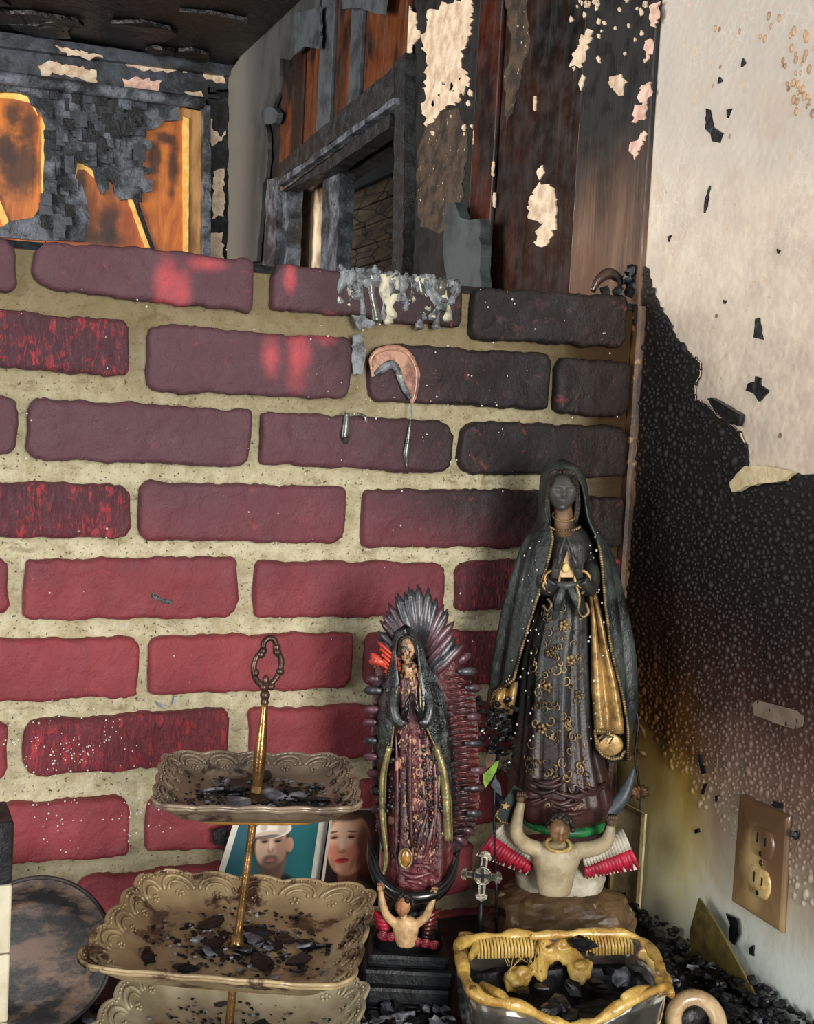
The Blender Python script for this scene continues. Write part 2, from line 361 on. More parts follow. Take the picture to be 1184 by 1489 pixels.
def make_brick(xl, xr, ztl, ztr, zbl, zbr, seed, mat, h=.0088):
    rd = random.Random(seed); cx = (xl+xr)/2
    def edge(u):   # z of top and bottom edge
        return ztl+(ztr-ztl)*u, zbl+(zbr-zbl)*u
    w, hh = xr-xl, (ztl+ztr-zbl-zbr)/2; pts = []
    rc = [rd.uniform(.004, .017) for _ in range(4)]
    def corner(px, pz, sx, sz, r, a0):
        for k in range(4):
            a = a0+k*math.pi/6; pts.append((px-sx*r+math.cos(a)*r, pz-sz*r+math.sin(a)*r))
    m = 20
    corner(xr, ztr, 1, 1, rc[0], 0)
    for k in range(1, m): x_ = (xr-rc[0])+((xl+rc[1])-(xr-rc[0]))*k/m; pts.append((x_, edge((x_-xl)/w)[0]))
    corner(xl, ztl, -1, 1, rc[1], math.pi/2)
    corner(xl, zbl, -1, -1, rc[2], math.pi)
    for k in range(1, m): x_ = (xl+rc[2])+((xr-rc[3])-(xl+rc[2]))*k/m; pts.append((x_, edge((x_-xl)/w)[1]))
    corner(xr, zbr, 1, -1, rc[3], 1.5*math.pi)
    # refine and roughen the outline
    out = []
    for i in range(len(pts)):
        a, b = pts[i], pts[(i+1) % len(pts)]
        for k in range(2): out.append((a[0]+(b[0]-a[0])*k/2, a[1]+(b[1]-a[1])*k/2))
    pts = [(x+.0028*noise.noise((x*45, z*45, seed*3.1))+.0019*noise.noise((x*170, z*170, seed)), z+.0030*noise.noise((x*45, z*45, seed*3.1+50))+.0019*noise.noise((x*170, z*170, seed+70))) for x, z in out]
    zc = (ztl+ztr+zbl+zbr)/4; rings = []
    def pull(x, z, d):      # move towards the long middle line by distance d
        tx = min(max(x, xl+hh*.5), xr-hh*.5); vx, vz = tx-x, zc-z; L = math.hypot(vx, vz) or 1; q = 1 if d > 1 else min(d, L*.86)/L
        return x+vx*q, z+vz*q
    for d, dep in ((0, .008), (0, -h*.45), (.0016, -h*.9), (.005, -h), (.011, -h), (.0165, -h), (.022, -h), (9, -h)):
        ring = []
        for x, z in pts:
            a, b = pull(x, z, d); y = dep
            if d > .004: y -= .0022*noise.noise((a*28, b*40, seed*1.7))+.0014*noise.noise((a*85, b*85, seed))+.0006*noise.noise((a*220, b*220, 9))
            ring.append((a, y, b))
        rings.append(ring)
    mb = MB(); mb.loft(rings, True, False, False)
    return mb.build('brick', mat, wall_back)
rows = [
 (.158, .095, [(-1, 22, 345, 347, 425, 428, 0), (48, 366, 349, 377, 418, 457, 0), (392, 668, 382, 412, 451, 477, 0), (683, 908, 417, 430, 493, 508, 0)]),
 (.090, .029, [(-1, 188, 452, 467, 540, 548, 1), (213, 508, 471, 492, 570, 580, 0), (537, 796, 500, 515, 583, 597, 0), (805, 912, 520, 527, 603, 608, 0)]),
 (.014, -.042, [(-1, 25, 572, 573, 662, 663, 0), (40, 362, 577, 597, 668, 678, 0), (379, 654, 598, 612, 675, 690, 0), (667, 908, 612, 620, 689, 693, 0)]),
 (-.061, -.118, [(-1, 188, 695, 705, 778, 783, 1), (202, 500, 700, 708, 785, 790, 0), (527, 780, 712, 712, 795, 797, 0)]),
 (-.136, -.192, [(-1, 13, 810, 811, 893, 893, 0), (35, 343, 812, 812, 901, 897, 0), (369, 642, 815, 818, 898, 895, 0), (662, 910, 815, 812, 888, 880, 1)]),
 (-.211, -.268, [(-1, 200, 927, 926, 1018, 1012, 0), (216, 510, 926, 919, 1010, 1000, 0)]),
 (-.287, -.343, [(-1, 10, 1050, 1049, 1138, 1136, 0), (32, 332, 1048, 1028, 1128, 1110, 1), (362, 640, 1030, 1020, 1108, 1095, 0)]),
 (-.366, -.424, [(-1, 188, 1160, 1157, 1255, 1241, 0), (212, 500, 1157, 1145, 1236, 1225, 0)]),
 (-.444, -.500, []), (-.520, -.575, []),
]
BR = {}
for ri, (zt, zb, bl) in enumerate(rows):
    zt += 1.5; zb += 1.5; spans = []
    for bi, (xl, xr, a, b, d, e, k) in enumerate(bl):
        R1, R2 = PY(xr, b), PY(xr, e); xr_ = (R1.x+R2.x)/2
        if xl < 0: xl_, z1, z2 = xr_-.203, R1.z, R2.z
        else:
            L1, L2 = PY(xl, a), PY(xl, d); xl_, z1, z2 = (L1.x+L2.x)/2, L1.z, L2.z
        xr_ = min(xr_, -.013)
        BR[(ri, bi)] = make_brick(xl_, xr_, z1, R1.z, z2, R2.z, ri*10+bi, M_brickc if k else M_brick); spans.append((xl_, xr_))
    if not spans: spans = [(-.6+(.1 if ri % 2 else 0), -.397+(.1 if ri % 2 else 0))]; make_brick(*spans[0], zt, zt, zb, zb, ri*10, M_brick)
    x = spans[-1][1]+.016; q = 20
    while x < -.04:
        x2 = min(x+.203, -.013); make_brick(x, x2, zt, zt, zb, zb, ri*10+q, M_brickc if (ri+q) % 5 == 0 else M_brick); x = x2+.016; q += 1
    x = spans[0][0]-.017
    while x > XL+.05:
        x2 = max(x-.203, XL+.005); make_brick(x2, x, zt, zt, zb, zb, ri*10+q, M_brickc if (ri+q) % 4 == 0 else M_brick); x = x2-.017; q += 1

# right wall ----------------------------------------------------------
DY0, DY1, DZ = .755, PX(394, 300).y, 2.02     # doorway
wall_right = struct(empty('wall_right'))
M_black = two('black_soot', c(11, 10, 10), c(30, 26, 24), 30, .4, .7, .6, 80, .6)
MB().box((0, -1.25, 0), (.11, .012, 2.36)).build('plaster_face', M_plaster, wall_right, False)
mb = MB(); mb.box((.004, .012, 0), (.11, DY0, 2.36)); mb.box((.004, DY0, DZ), (.11, DY1, 2.36)); mb.box((.004, DY1, 0), (.11, 1.9, 2.36)); mb.build('burnt_backing', M_black, wall_right, False)

def xslab(name, pts, mat, X=0.0, th=.004, parent=None, amp=0, step=12, seed=1, smooth=False):
    q = jag(pts, amp, step, seed) if amp else pts
    return MB().slab([PX(a, b, X) for a, b in q], (-th, 0, 0)).build(name, mat, parent, smooth)
def yslab(name, pts, mat, Y=0.0, th=.004, parent=None, amp=0, step=12, seed=1):
    q = jag(pts, amp, step, seed) if amp else pts
    return MB().slab([PY(a, b, Y) for a, b in q], (0, -th, 0)).build(name, mat, parent, False)

# burnt boards beyond the half wall
def ycoord(px, py=220): return PX(px, py).y
bx = [(846, 950, M_bd1, .006), (727, 843, M_bd2, .002), (693, 724, M_bd3, .006), (598, 690, M_bd4, .003)]
for a, b, m, th in bx:
    o = MB().box((-th, ycoord(b)if b < 940 else .001, 1.2), (.006, ycoord(a), 2.355)).build('wall_board', m, wall_right, False); bevel(o, .0015)
# paint still clinging to the boards
def patch(pts, m=M_cream, X=-.004, th=.0018, amp=3.2, step=4, seed=3):
    mx = sum(p[0] for p in pts)/len(pts); X = -.0058 if mx > 845 else (-.0018 if mx > 726 else (-.0058 if mx > 692 else -.0028))
    if m is M_cream or m is M_pink: X -= .0004
    return xslab('paint_patch', pts, m, X, th, wall_right, amp, step, seed)
patch([(622, 20), (650, 4), (685, -5), (688, 40), (672, 85), (684, 120), (668, 150), (640, 165), (622, 185), (616, 150), (621, 90), (615, 60)], seed=4, amp=4.5)
patch([(592, 0), (606, 25), (612, 55), (600, 70), (590, 85), (592, 40)], seed=5)
patch([(617, 185), (640, 165), (668, 155), (682, 200), (676, 260), (668, 330), (640, 340), (612, 330), (606, 260), (612, 210)], M_speck, -.0035, .0012, 3, 8, 6)
patch([(735, 0), (768, 0), (772, 60), (755, 130), (746, 165), (737, 180), (734, 120), (745, 60)], M_speck, -.0035, .0012, 2.5, 8, 7)
patch([(786, 265), (800, 268), (813, 290), (810, 330), (795, 358), (780, 355), (782, 335), (792, 325), (770, 318), (768, 300)], seed=8, X=-.003)
patch([(790, 240), (793, 252), (786, 262), (782, 250)], seed=28, X=-.003, amp=1)
patch([(856, 42), (864, 45), (848, 98), (830, 98), (838, 75)], seed=9); patch([(848, 108), (852, 112), (846, 132), (843, 122)], seed=10, amp=1)
patch([(888, 112), (905, 108), (914, 120), (902, 140), (890, 128)], seed=11); patch([(935, 124), (950, 120), (948, 140), (940, 150), (930, 145)], M_pink, seed=12)
patch([(925, 152), (944, 150), (938, 175), (920, 178)], M_pink, seed=13); patch([(938, 190), (943, 195), (924, 232), (917, 215)], M_pink, seed=14)
patch([(940, 60), (950, 58), (946, 85), (939, 92)], M_pink, seed=15); patch([(947, 8), (962, 2), (955, 40), (948, 38)], M_pink, seed=16)
for i in range(46):      # scattered flecks of paint
    a, b = random.uniform(830, 945), random.uniform(0, 130)*random.random()
    if i > 30: a, b = random.uniform(620, 690), random.uniform(110, 220)
    s = random.uniform(1.5, 4); patch([(a+s*random.uniform(.4, 1.1)*math.cos(q_), b+s*random.uniform(.6, 1.9)*math.sin(q_)) for q_ in [k_*.9 for k_ in range(7)]], seed=i, amp=.4, step=2, X=-.0065 if i <= 30 else -.0052)
for a, b in ((717, 235), (719, 280), (778, 140), (690, 190)):
    patch([(a, b), (a+3, b), (a+2, b+22), (a-1, b+20)], amp=.6, step=3, seed=a, X=-.006)
# grey plaster sheet between doorway and far corner
xslab('grey_plaster_sheet', [(338, 110), (400, 10), (425, -25), (474, -25), (469, 70), (440, 74), (428, 88), (413, 86), (411, 135), (402, 158), (392, 170), (396, 230), (387, 285), (384, 330), (379, 380), (336, 395)], M_greypl, 0, .009, wall_right, 1.6, 12, 21)
xslab('curled_soot_sheet', [(500, -12), (566, -12), (562, 22), (548, 20), (528, 12), (502, 14)], M_greysheet, -.03, .006, wall_right, 1, 8, 23)
o = xslab('curled_soot_sheet', [(432, 20), (470, 10), (468, 72), (446, 68), (432, 80)], M_greysheet, -.02, .005, wall_right, 1.2, 8, 24)
xslab('curled_soot_sheet', [(388, 160), (402, 156), (412, 165), (408, 180), (390, 182)], M_greysheet, -.012, .012, wall_right, 1, 6, 25)
# laths above the doorway
for a, b, m, X in ((412, 430, M_lath, .002), (432, 446, M_bd2, -.002), (447, 468, M_lath, .001), (470, 489, M_greysheet, -.006), (491, 513, M_lath, -.001), (515, 531, M_greysheet, -.007), (533, 560, M_lath, -.001), (562, 592, M_lath, -.003)):
    o = MB().box((X-.006, ycoord(b, 150), DZ), (.004, ycoord(a, 150), 2.355)).build('lath', m, wall_right, False); bevel(o, .001)
# blistered, sooty paint skin on the front stretch
sk = [(944, 392), (950, 418), (962, 447), (972, 462), (985, 490), (1003, 513), (1022, 528), (1020, 548), (1013, 560), (1014, 582), (1030, 588), (1046, 605), (1062, 614), (1080, 632), (1090, 655), (1090, 676), (1078, 690), (1070, 704), (1082, 712), (1110, 700), (1140, 694), (1184, 690), (1240, 684)]
skw = [PX(*p) for p in jag(sk, 1.6, 6, 31)][:-1]
cut = [k for k in range(len(skw)) if skw[k].y > -.5]
poly = []
ed = [PX(*sk[0])]
rd = random.Random(3)
for i in range(len(sk)-1):
    a, b = PX(*sk[i]), PX(*sk[i+1])
    for k in range(5): p = a.lerp(b, k/5); ed.append(p+Vector((0, rd.uniform(-.0012, .0012), rd.uniform(-.0012, .0012))))
ed.append(Vector((0, -.7, ed[-1].z+.03))); ed.append(Vector((0, -1.24, ed[-1].z+.05)))
poly = ed[1:]+[Vector((0, -1.24, .9)), Vector((0, -.0005, .9)), Vector((0, -.0005, ed[1].z+.004))]
MB().slab([Vector((0, p.y, p.z)) for p in poly], (-.0022, 0, 0)).build('blistered_paint', M_skin, wall_right, False)
# thin pale lip where the paint layer broke away
lip = [Vector((-.0026, p.y, p.z)) for p in ed[28:70]]
mb = MB().tube([p+Vector((0, -.0006, .0006)) for p in lip], [.0004+.0012*max(0, noise.noise((p.y*60, p.z*60, 2)))for p in lip], 5); mb.build('paint_lip', M_cream, wall_right)
mb = MB(); cp = jag([(1068, 702), (1078, 690), (1090, 678), (1118, 677), (1150, 684), (1160, 688), (1146, 699), (1118, 703), (1096, 706), (1084, 712), (1072, 716)], 1.2, 6, 33)
mb.slab([PX(a, b, -.0035) for a, b in cp], (-.006, 0, 0)); mb.build('paint_curl', two('curled_cream_paint', c(226, 206, 166), c(194, 172, 132), 60, .35, .7, .6, 140, .5), wall_right, False)
# blisters: thousands of small domes standing on the paint
from mathutils.geometry import intersect_point_tri_2d
def inside(y, z):
    k = False; n = len(poly); j = n-1
    for i in range(n):
        a, b = poly[i], poly[j]
        if (a.z > z) != (b.z > z) and y < (b.y-a.y)*(z-a.z)/(b.z-a.z)+a.y: k = not k
        j = i
    return k
mb = MB(); rd = random.Random(11); grid = {}; cnt = 0; tries = 0
while cnt < 5600 and tries < 60000:
    tries += 1
    y = -rd.random()**1.15*.66-.004; z = 1.06+rd.random()*.66
    if not inside(y, z): continue
    den = 1.0
    low = 1.235-.10*min(1, max(0, (-y-.06)/.2))         # below this line the paint is sound
    if z < low: den = max(0, 1-(low-z)/.05)
    if y > -.03: den *= .5
    if z > 1.44: den *= .6
    cl = noise.noise((y*18, z*18, 4)); den *= .75+.5*cl
    if rd.random() > den: continue
    r = rd.uniform(.0015, .0031)
    if cl > .1: r *= 1.25
    if rd.random() < .12: r *= 1.5
    g = (int(y/.006), int(z/.006)); ok = True
    for a in (-1, 0, 1):
        for b in (-1, 0, 1):
            for (yy, zz, rr) in grid.get((g[0]+a, g[1]+b), ()):
                if (yy-y)**2+(zz-z)**2 < ((rr+r)*.85)**2: ok = False
    if not ok: continue
    grid.setdefault(g, []).append((y, z, r)); cnt += 1
    n = 8; e = rd.uniform(1, 1.7); ang = rd.gauss(math.pi/2, .4); ca, sa = math.cos(ang), math.sin(ang); hgt = r*rd.uniform(.55, .95); k = len(mb.v)
    for f, hh in ((1, 0), (.72, .7)):
        for j in range(n):
            q = 2*math.pi*j/n; u, v = math.cos(q)*r*e*f, math.sin(q)*r*f; mb.v.append((-.0021-hgt*hh, y+u*ca-v*sa, z+u*sa+v*ca))
    mb.v.append((-.0021-hgt, y, z))
    for j in range(n):
        a, b = k+j, k+(j+1) % n; mb.f.append((a, a+n, b+n, b)); mb.f.append((a+n, k+2*n, b+n))
for i in range(40):      # longer worm-like wrinkles
    y, z = rd.uniform(-.34, -.14), rd.uniform(1.17, 1.46); a = rd.uniform(0, 6); p = []
    for k in range(7): p.append((-.0022, y, z)); a += rd.uniform(-.8, .8); y += .0032*math.cos(a); z += .0045*math.sin(a)
    mb.tube(p, [.0003, .0011, .0013, .0014, .0013, .0011, .0003], 6)
o = mb.build('paint_blisters', M_skin, wall_right); o['kind'] = 'stuff'
rd = random.Random(13)
mb = MB(); M_bub = two('brown_heat_blister', c(176, 142, 108), c(128, 102, 80), 40, .4, .66, .5)
for i in range(44):
    a, b = (rd.gauss(1160, 18), rd.gauss(110, 34)) if i < 34 else (rd.gauss(1120, 30), rd.gauss(40, 22))
    p = PX(a, b); q = rd.uniform(.002, .0055); mb.ell((.0002, p.y, p.z), (.0016, q*.75, q), 9, 6)
o = mb.build('brown_blisters', M_bub, wall_right); o['kind'] = 'stuff'
# scorched edge strip in the corner
rings = []
for i in range(40):
    z = .9+i*.0193; a = .011+.003*noise.noise((z*14, 0, 2)); b = .010+.004*noise.noise((z*17, 0, 8))
    rings.append([(-.0005, .004, z), (-a, .003, z), (-a*.9, -.005, z), (-.006, -.007, z), (-.0035, -b, z), (-.0005, -b, z)])
M_corner = two('scorched_corner_caulk', c(96, 66, 40), c(36, 26, 18), 22, .38, .6, .5, 90, .7, cc=c(150, 112, 78), csc=60, st=(1, 1, .35))
struct(MB().loft(rings).build('trim_1', M_corner, None, False))

# doorway --------------------------------------------------------------
door = struct(empty('door_1'))
def dbox(name, a, b, m, rnd=.002): o = MB().box(a, b).build(name, m, door, False); return bevel(o, rnd)
def barx(name, q, m, X=0, th=.02): return MB().slab([PX(a, b, X-th) for a, b in jag(q, .8, 10, len(name))], (th, 0, 0)).build(name, m, door, False)
barx('door_casing', [(574, 92), (589, 76), (588, 240), (585, 400), (570, 402), (573, 240)], M_chard, 0, .022)
barx('door_casing', [(388, 262), (404, 258), (402, 330), (398, 400), (382, 402), (385, 330)], M_char, 0, .022)
barx('door_jamb', [(406, 268), (421, 272), (419, 330), (416, 400), (402, 402), (404, 330)], M_char, .02, .03)
barx('door_header', [(406, 238), (573, 96), (573, 142), (405, 262)], M_chard, 0, .024)
barx('header_moulding', [(405, 262), (573, 142), (573, 151), (405, 271)], M_char, -.006, .026)
barx('header_moulding', [(407, 271), (570, 153), (570, 160), (409, 278)], two('ashy_moulding', c(96, 88, 76), c(40, 38, 36), 30, .4, .62), -.002, .018)
barx('head_jamb', [(412, 279), (568, 164), (566, 186), (480, 246), (418, 276)], M_chard, .012, .03)
# door leaf standing half open inside the frame, and the room beyond
p0, p1 = PX(480, 300, .10), PX(480, 300, .06)
barx('door_stile', [(470, 246), (494, 244), (492, 320), (488, 402), (466, 402), (468, 320)], M_char, .04, .03)
t = NT('smoke_stained_panel'); ps = PX(456, 350, .05)
col = t.mix(t.blob(ps, (0, .09, .14), .9), c(84, 48, 24), c(226, 206, 174)); barx('stained_panel', [(418, 276), (472, 248), (470, 402), (410, 402)], t.out(col, .6), .06, .012)
barx('door_rail', [(494, 246), (566, 196), (566, 214), (494, 262)], M_chard, .06, .03)
t = NT('cracked_pale_boards'); e = t.vor(18, 'DISTANCE_TO_EDGE', (1, .45, 2.2)); col = t.mix(t.mr(t.noise(20, 5, .6, 0, (1, .4, 2)), .35, .65), c(206, 176, 134), c(140, 114, 84))
col = t.mix(t.mr(t.ma('ADD', e, t.ma('MULTIPLY', t.noise(30), .04)), .07, .03), col, c(20, 16, 12)); M_crack = t.out(col, .7, 0, t.bump(e, .5, .01))
pz = PX(520, 276, .35); py0, py1 = PX(575, 300, .35).y-.15, PX(440, 300, .35).y+.05
h0 = pz.z
for k in range(12): bevel(MB().box((.35, py0, h0-.05*(k+1)), (.365, py1, h0-.05*k-.003)).build('cracked_plank', M_crack, door, False), .002)
MB().box((.34, py0, h0), (.37, py1, h0+.5)).build('dark_panel', two('dark_panel_soot', c(22, 20, 19), c(44, 42, 40), 14), door, False)
MB().box((1.25, -.2, .0), (1.30, 3.2, 2.36)).build('passage_backing', M_black, door, False)

# far wall with its burnt door or shutter ------------------------------
YF = 1.885
wall_far = struct(MB().box((-2.2, YF, 0), (.1, YF+.1, 2.36)).build('wall_far', M_black, None, False))
win = struct(empty('window_1'))
M_greyt = two('grey_charred_trim', c(58, 62, 70), c(22, 22, 24), 16, .4, .62, .4, 60, .6)
def yb(name, q, m, Y, th, amp=.8, seed=1): return yslab(name, q, m, Y, th, win, amp, 11, seed)
yb('head_trim', [(-160, 32), (336, 103), (337, 118), (-160, 55)], M_greyt, YF, .05, .5)
yb('head_board', [(-160, 55), (337, 118), (337, 146), (300, 150), (-160, 84)], M_greyt, YF, .03, .5)
A, B = PY(-160, 92, YF-.04), PY(297, 150, YF-.04)
mb = MB().tube([A.lerp(B, k/12) for k in range(13)], [.015+.002*noise.noise((k, 1, 1)) for k in range(13)], 10); mb.build('head_rail', M_char, win)
yb('side_trim', [(297, 128), (328, 134), (331, 400), (299, 400)], M_chard, YF, .03)
yb('side_bead', [(328, 118), (336, 120), (339, 400), (332, 400)], two('ashy_bead', c(170, 166, 156), c(70, 68, 66), 30, .4, .62), YF, .045)
yb('jamb_strip', [(262, 158), (290, 164), (289, 400), (268, 400)], M_tanwood, YF, .018, .4)
yb('inner_stop', [(290, 160), (299, 160), (300, 400), (289, 400)], M_char, YF, .05)
yb('wood_panel', [(-160, 100), (64, 118), (64, 400), (-160, 400)], M_orange, YF, .012, 0)
yb('wood_panel', [(66, 118), (215, 140), (196, 290), (233, 400), (66, 400)], M_orange, YF, .010, 0)
yb('wood_panel', [(215, 140), (264, 155), (266, 400), (236, 400), (198, 290)], M_orange, YF, .016, 0)
yb('panel_edge', [(263, 172), (272, 176), (271, 400), (264, 400)], M_rawwood, YF, .022, .3)
yb('panel_edge', [(59, 150), (65, 165), (65, 300), (60, 305)], M_rawwood, YF, .016, .6)
yb('panel_edge', [(0, 136), (40, 139), (48, 150), (54, 170), (44, 152), (20, 146), (-5, 144)], M_rawwood, YF, .015, .6)
yb('panel_edge', [(183, 288), (196, 292), (226, 372), (214, 372)], M_rawwood, YF, .017, .3)
yb('panel_edge', [(-12, 290), (-4, 285), (12, 325), (10, 345)], M_rawwood, YF, .017, .3)
yb('panel_edge', [(108, 238), (120, 240), (138, 252), (138, 262), (122, 248), (112, 248), (106, 268)], M_rawwood, YF, .014, .6)
yb('char_seam', [(190, 290), (197, 290), (226, 372), (220, 372)], M_chard, YF, .021, .3)
CH = [(-160, 96), (0, 116), (70, 126), (140, 136), (258, 152), (260, 176), (238, 177), (226, 188), (208, 192), (207, 203), (217, 206), (220, 216), (208, 224), (206, 243), (219, 247), (219, 252), (208, 256), (210, 262), (220, 264), (219, 279), (206, 282), (205, 295), (188, 290), (174, 292), (166, 282), (164, 268), (158, 262), (157, 276), (147, 284), (138, 262), (134, 248), (126, 242), (112, 235), (107, 262), (118, 270), (124, 290), (129, 322), (122, 352), (-160, 340), (-160, 330), (2, 331), (14, 322), (48, 317), (62, 297), (65, 184), (58, 164), (44, 152), (40, 141), (18, 135), (-12, 136), (-40, 150), (-60, 240), (-110, 250)]
yb('charred_facing', CH, M_char, YF-.012, .014, 1.2, 41)
for i in range(110):      # cubed char blocks standing proud of the facing
    a, b = random.uniform(66, 205), random.uniform(132, 340)
    if b > 236 and a > 108: b = random.uniform(140, 230)
    s, s2 = random.uniform(4, 11), random.uniform(5, 14)
    yslab('char_block', [(a-s, b-s2), (a+s*.9, b-s2*.9), (a+s, b+s2), (a-s*.9, b+s2*.8)], (M_char, M_chard, M_greyt)[i % 3], YF-.024, random.uniform(.003, .012), win, 1, 6, i)
for q in ([(55, 96), (72, 88), (100, 95), (140, 103), (142, 120), (128, 124), (110, 112), (80, 107), (60, 110)], [(178, 115), (200, 112), (235, 118), (228, 135), (185, 132)], [(80, 66), (110, 72), (150, 84), (130, 88), (90, 76)], [(172, 90), (215, 88), (270, 98), (272, 106), (230, 104), (200, 100)], [(268, 134), (292, 132), (296, 146), (272, 144)], [(290, 100), (325, 112), (328, 122), (300, 116)], [(310, 250), (326, 246), (325, 315), (308, 318)], [(304, 340), (324, 338), (324, 380), (302, 380)], [(303, 160), (310, 190), (322, 200), (328, 190), (328, 196), (308, 214), (303, 190)]):
    q = jag(q, 3.0, 5, int(q[0][0]))
    yb('paint_remnant', q, M_cream if abs(q[0][0]-178) > 2 else M_pink, YF-.03 if q[0][1] > 87 else YF-.05, .003, 0, q[0][0])
print('structure done')
#@@OBJECTS
# ================================================================== OBJECTS
FWH = Vector((math.sin(YAW), math.cos(YAW), 0)); RH = Vector((math.cos(YAW), -math.sin(YAW), 0))
class Loc:
    """a thing facing the room: local x right, -y front, z up; L(px,py,d) reads a point d metres in front of its axis plane"""
    def __init__(s, name, ax, by, Y):
        A = PY(ax, by, Y); s.k = (A-CAM).dot(FW)/F; s.A = Vector((A.x, A.y, TABLE)); s.e = empty(name, s.A, -YAW)
    def __call__(s, x, y, d=0.0):
        r = ray(x, y); t = ((s.A-CAM).dot(FWH)-d)/r.dot(FWH); P = CAM+r*t-s.A
        return Vector((P.dot(RH), P.dot(FWH), P.z))
    def ring(s, y, cx, hw, hd, n=48, fn=None, d=0):
        C = s(cx, y, d); o = []
        for j in range(n):
            q = 2*math.pi*j/n; m = fn(q) if fn else 1
            o.append(C+Vector((hw*s.k*math.sin(q)*m, -hd*s.k*math.cos(q)*m, 0)))
        return o
    def body(s, prof, n=48, fold=None, steps=3, d=0):
        """loft through (y, cx, hw, hd[, fold]) rows, top to bottom"""
        P = np.array([list(r)+[0]*(5-len(r)) for r in prof], float); ys = np.concatenate([np.linspace(P[i, 0], P[i+1, 0], steps, endpoint=False) for i in range(len(P)-1)]+[P[-1:, 0]])
        R = []
        for y in ys:
            cx, hw, hd, fa = [np.interp(y, P[:, 0], P[:, i]) for i in (1, 2, 3, 4)]
            R.append(s.ring(y, cx, hw, hd, n, (lambda q: 1+fa*fold(q, y)) if fold else None, d))
        mb = MB(); mb.loft([r[::-1] for r in R]); return mb

# ---- table the things stand on
M_table = two('scorched_table_top', c(16, 15, 15), c(38, 34, 31), 25, .4, .7, .45, 90, .6)
tb = empty('table', (-.72, -.36, 0)); tag(tb, 'long black scorched table against the brick wall', 'table')
o = MB().box((-.88, -.33, .94), (.712, .348, .98)).build('table_top', M_table, tb, False); bevel(o, .004)
for x in (-.84, .64):
    for y in (-.29, .30): bevel(MB().box((x, y, 0), (x+.06, y+.06 if y < 0 else y+.04, .94)).build('leg', M_table, tb, False), .004)
for y in (-.28, .31): bevel(MB().box((-.78, y, .86), (.64, y+.02, .94)).build('apron', M_table, tb, False), .003)

# ---- debris makers
SH = []
for i in range(14):
    mb = MB(); rd = random.Random(100+i)
    if i < 8: mb.rock((0, 0, 0), (1, rd.uniform(.5, .9), rd.uniform(.22, .5)), i)
    else:
        n = 7; mb.slab([(math.cos(q)*rd.uniform(.6, 1.2), math.sin(q)*rd.uniform(.4, .8), 0) for q in [2*math.pi*k/n for k in range(n)]], (0, 0, .12))
    me = bpy.data.meshes.new('charcoal_flake'); me.from_pydata(mb.v, [], mb.f); me.update(); SH.append(me)
    me2 = me.copy(); me.materials.append(M_coal); me2.materials.append(M_coalg); SH.append(me2)
def flake(p, s, label, group, grey=.18, cat='charcoal', kind=None, rd=random):
    k = kind if kind is not None else rd.randrange(14); gy = rd.random() < grey; me = SH[2*k+(1 if gy else 0)]
    sz = 'tiny' if s < .0045 else ('small' if s < .0075 else ('broad' if s < .0105 else 'large')); what = ('thin' if k > 7 else 'lumpy')+(' grey ash flake' if gy else ' black charcoal flake')
    label = f'{sz} {what} {label}'
    o = bpy.data.objects.new('charcoal_flake', me); COL.objects.link(o); o.location = p; o.scale = (s, s, s)
    o.rotation_euler = (rd.uniform(-.3, .3), rd.uniform(-.3, .3), rd.uniform(0, 6.3)); return tag(o, label, cat, group)

# ================================================================== tall statue
M_mantle = two('sooty_green_mantle', c(38, 42, 40), c(66, 71, 67), 26, .42, .68, .36, 150, .8, cc=c(20, 22, 21), csc=14, clo=.54, chi=.66)
def dress_mat():
    t = NT('burnt_robe'); f = t.mr(t.ma('ADD', t.z, t.ma('MULTIPLY', t.noise(30), .06)), 1.13, 1.27)
    col = t.mix(f, c(66, 34, 30), c(40, 39, 38)); col = t.mix(t.mr(t.noise(60, 5), .5, .66), col, c(22, 18, 17))
    return t.out(col, .4, 0, t.bump(t.noise(160, 5), .4, .002))
M_dress = dress_mat()
M_gold = two('tarnished_gold', c(186, 150, 92), c(104, 76, 42), 50, .38, .66, .35, 160, .3, metal=.35)
M_goldd = two('sooty_gilding', c(156, 130, 88), c(66, 52, 36), 60, .38, .6, .38, 160, .4, metal=.35)
M_face = two('soot_black_face', c(70, 69, 66), c(50, 50, 48), 40, .4, .66, .42, 160, .25)
M_skinp = two('pale_sooty_plaster_skin', c(178, 162, 130), c(140, 124, 96), 30, .38, .66, .45, 130, .3)
M_white = two('white_sooty_plaster', c(206, 198, 180), c(150, 140, 118), 24, .38, .68, .5, 120, .3)
M_redf = two('red_feather_paint', c(178, 34, 58), c(120, 22, 42), 40, .38, .66, .45, 120, .3)
M_rock = two('brown_plaster_rock', c(112, 88, 60), c(62, 46, 32), 20, .4, .64, .45, 90, .5, cc=c(170, 150, 116), csc=50, clo=.62, chi=.68)
M_slate = two('dark_slate_moon', c(44, 50, 56), c(74, 82, 90), 26, .45, .7, .4, 120, .3)
M_green = two('green_paint', c(44, 140, 74), c(30, 88, 50), 40, .4, .66, .45)
M_hair = two('black_hair_paint', c(26, 22, 20), c(48, 38, 30), 60, .4, .66, .45, 260, .6)
M_cream2 = two('warm_cream_plaster', c(214, 176, 128), c(168, 128, 86), 40, .38, .66, .45)
M_speckm = plain('pale_ash_speck', c(220, 214, 204), .7)
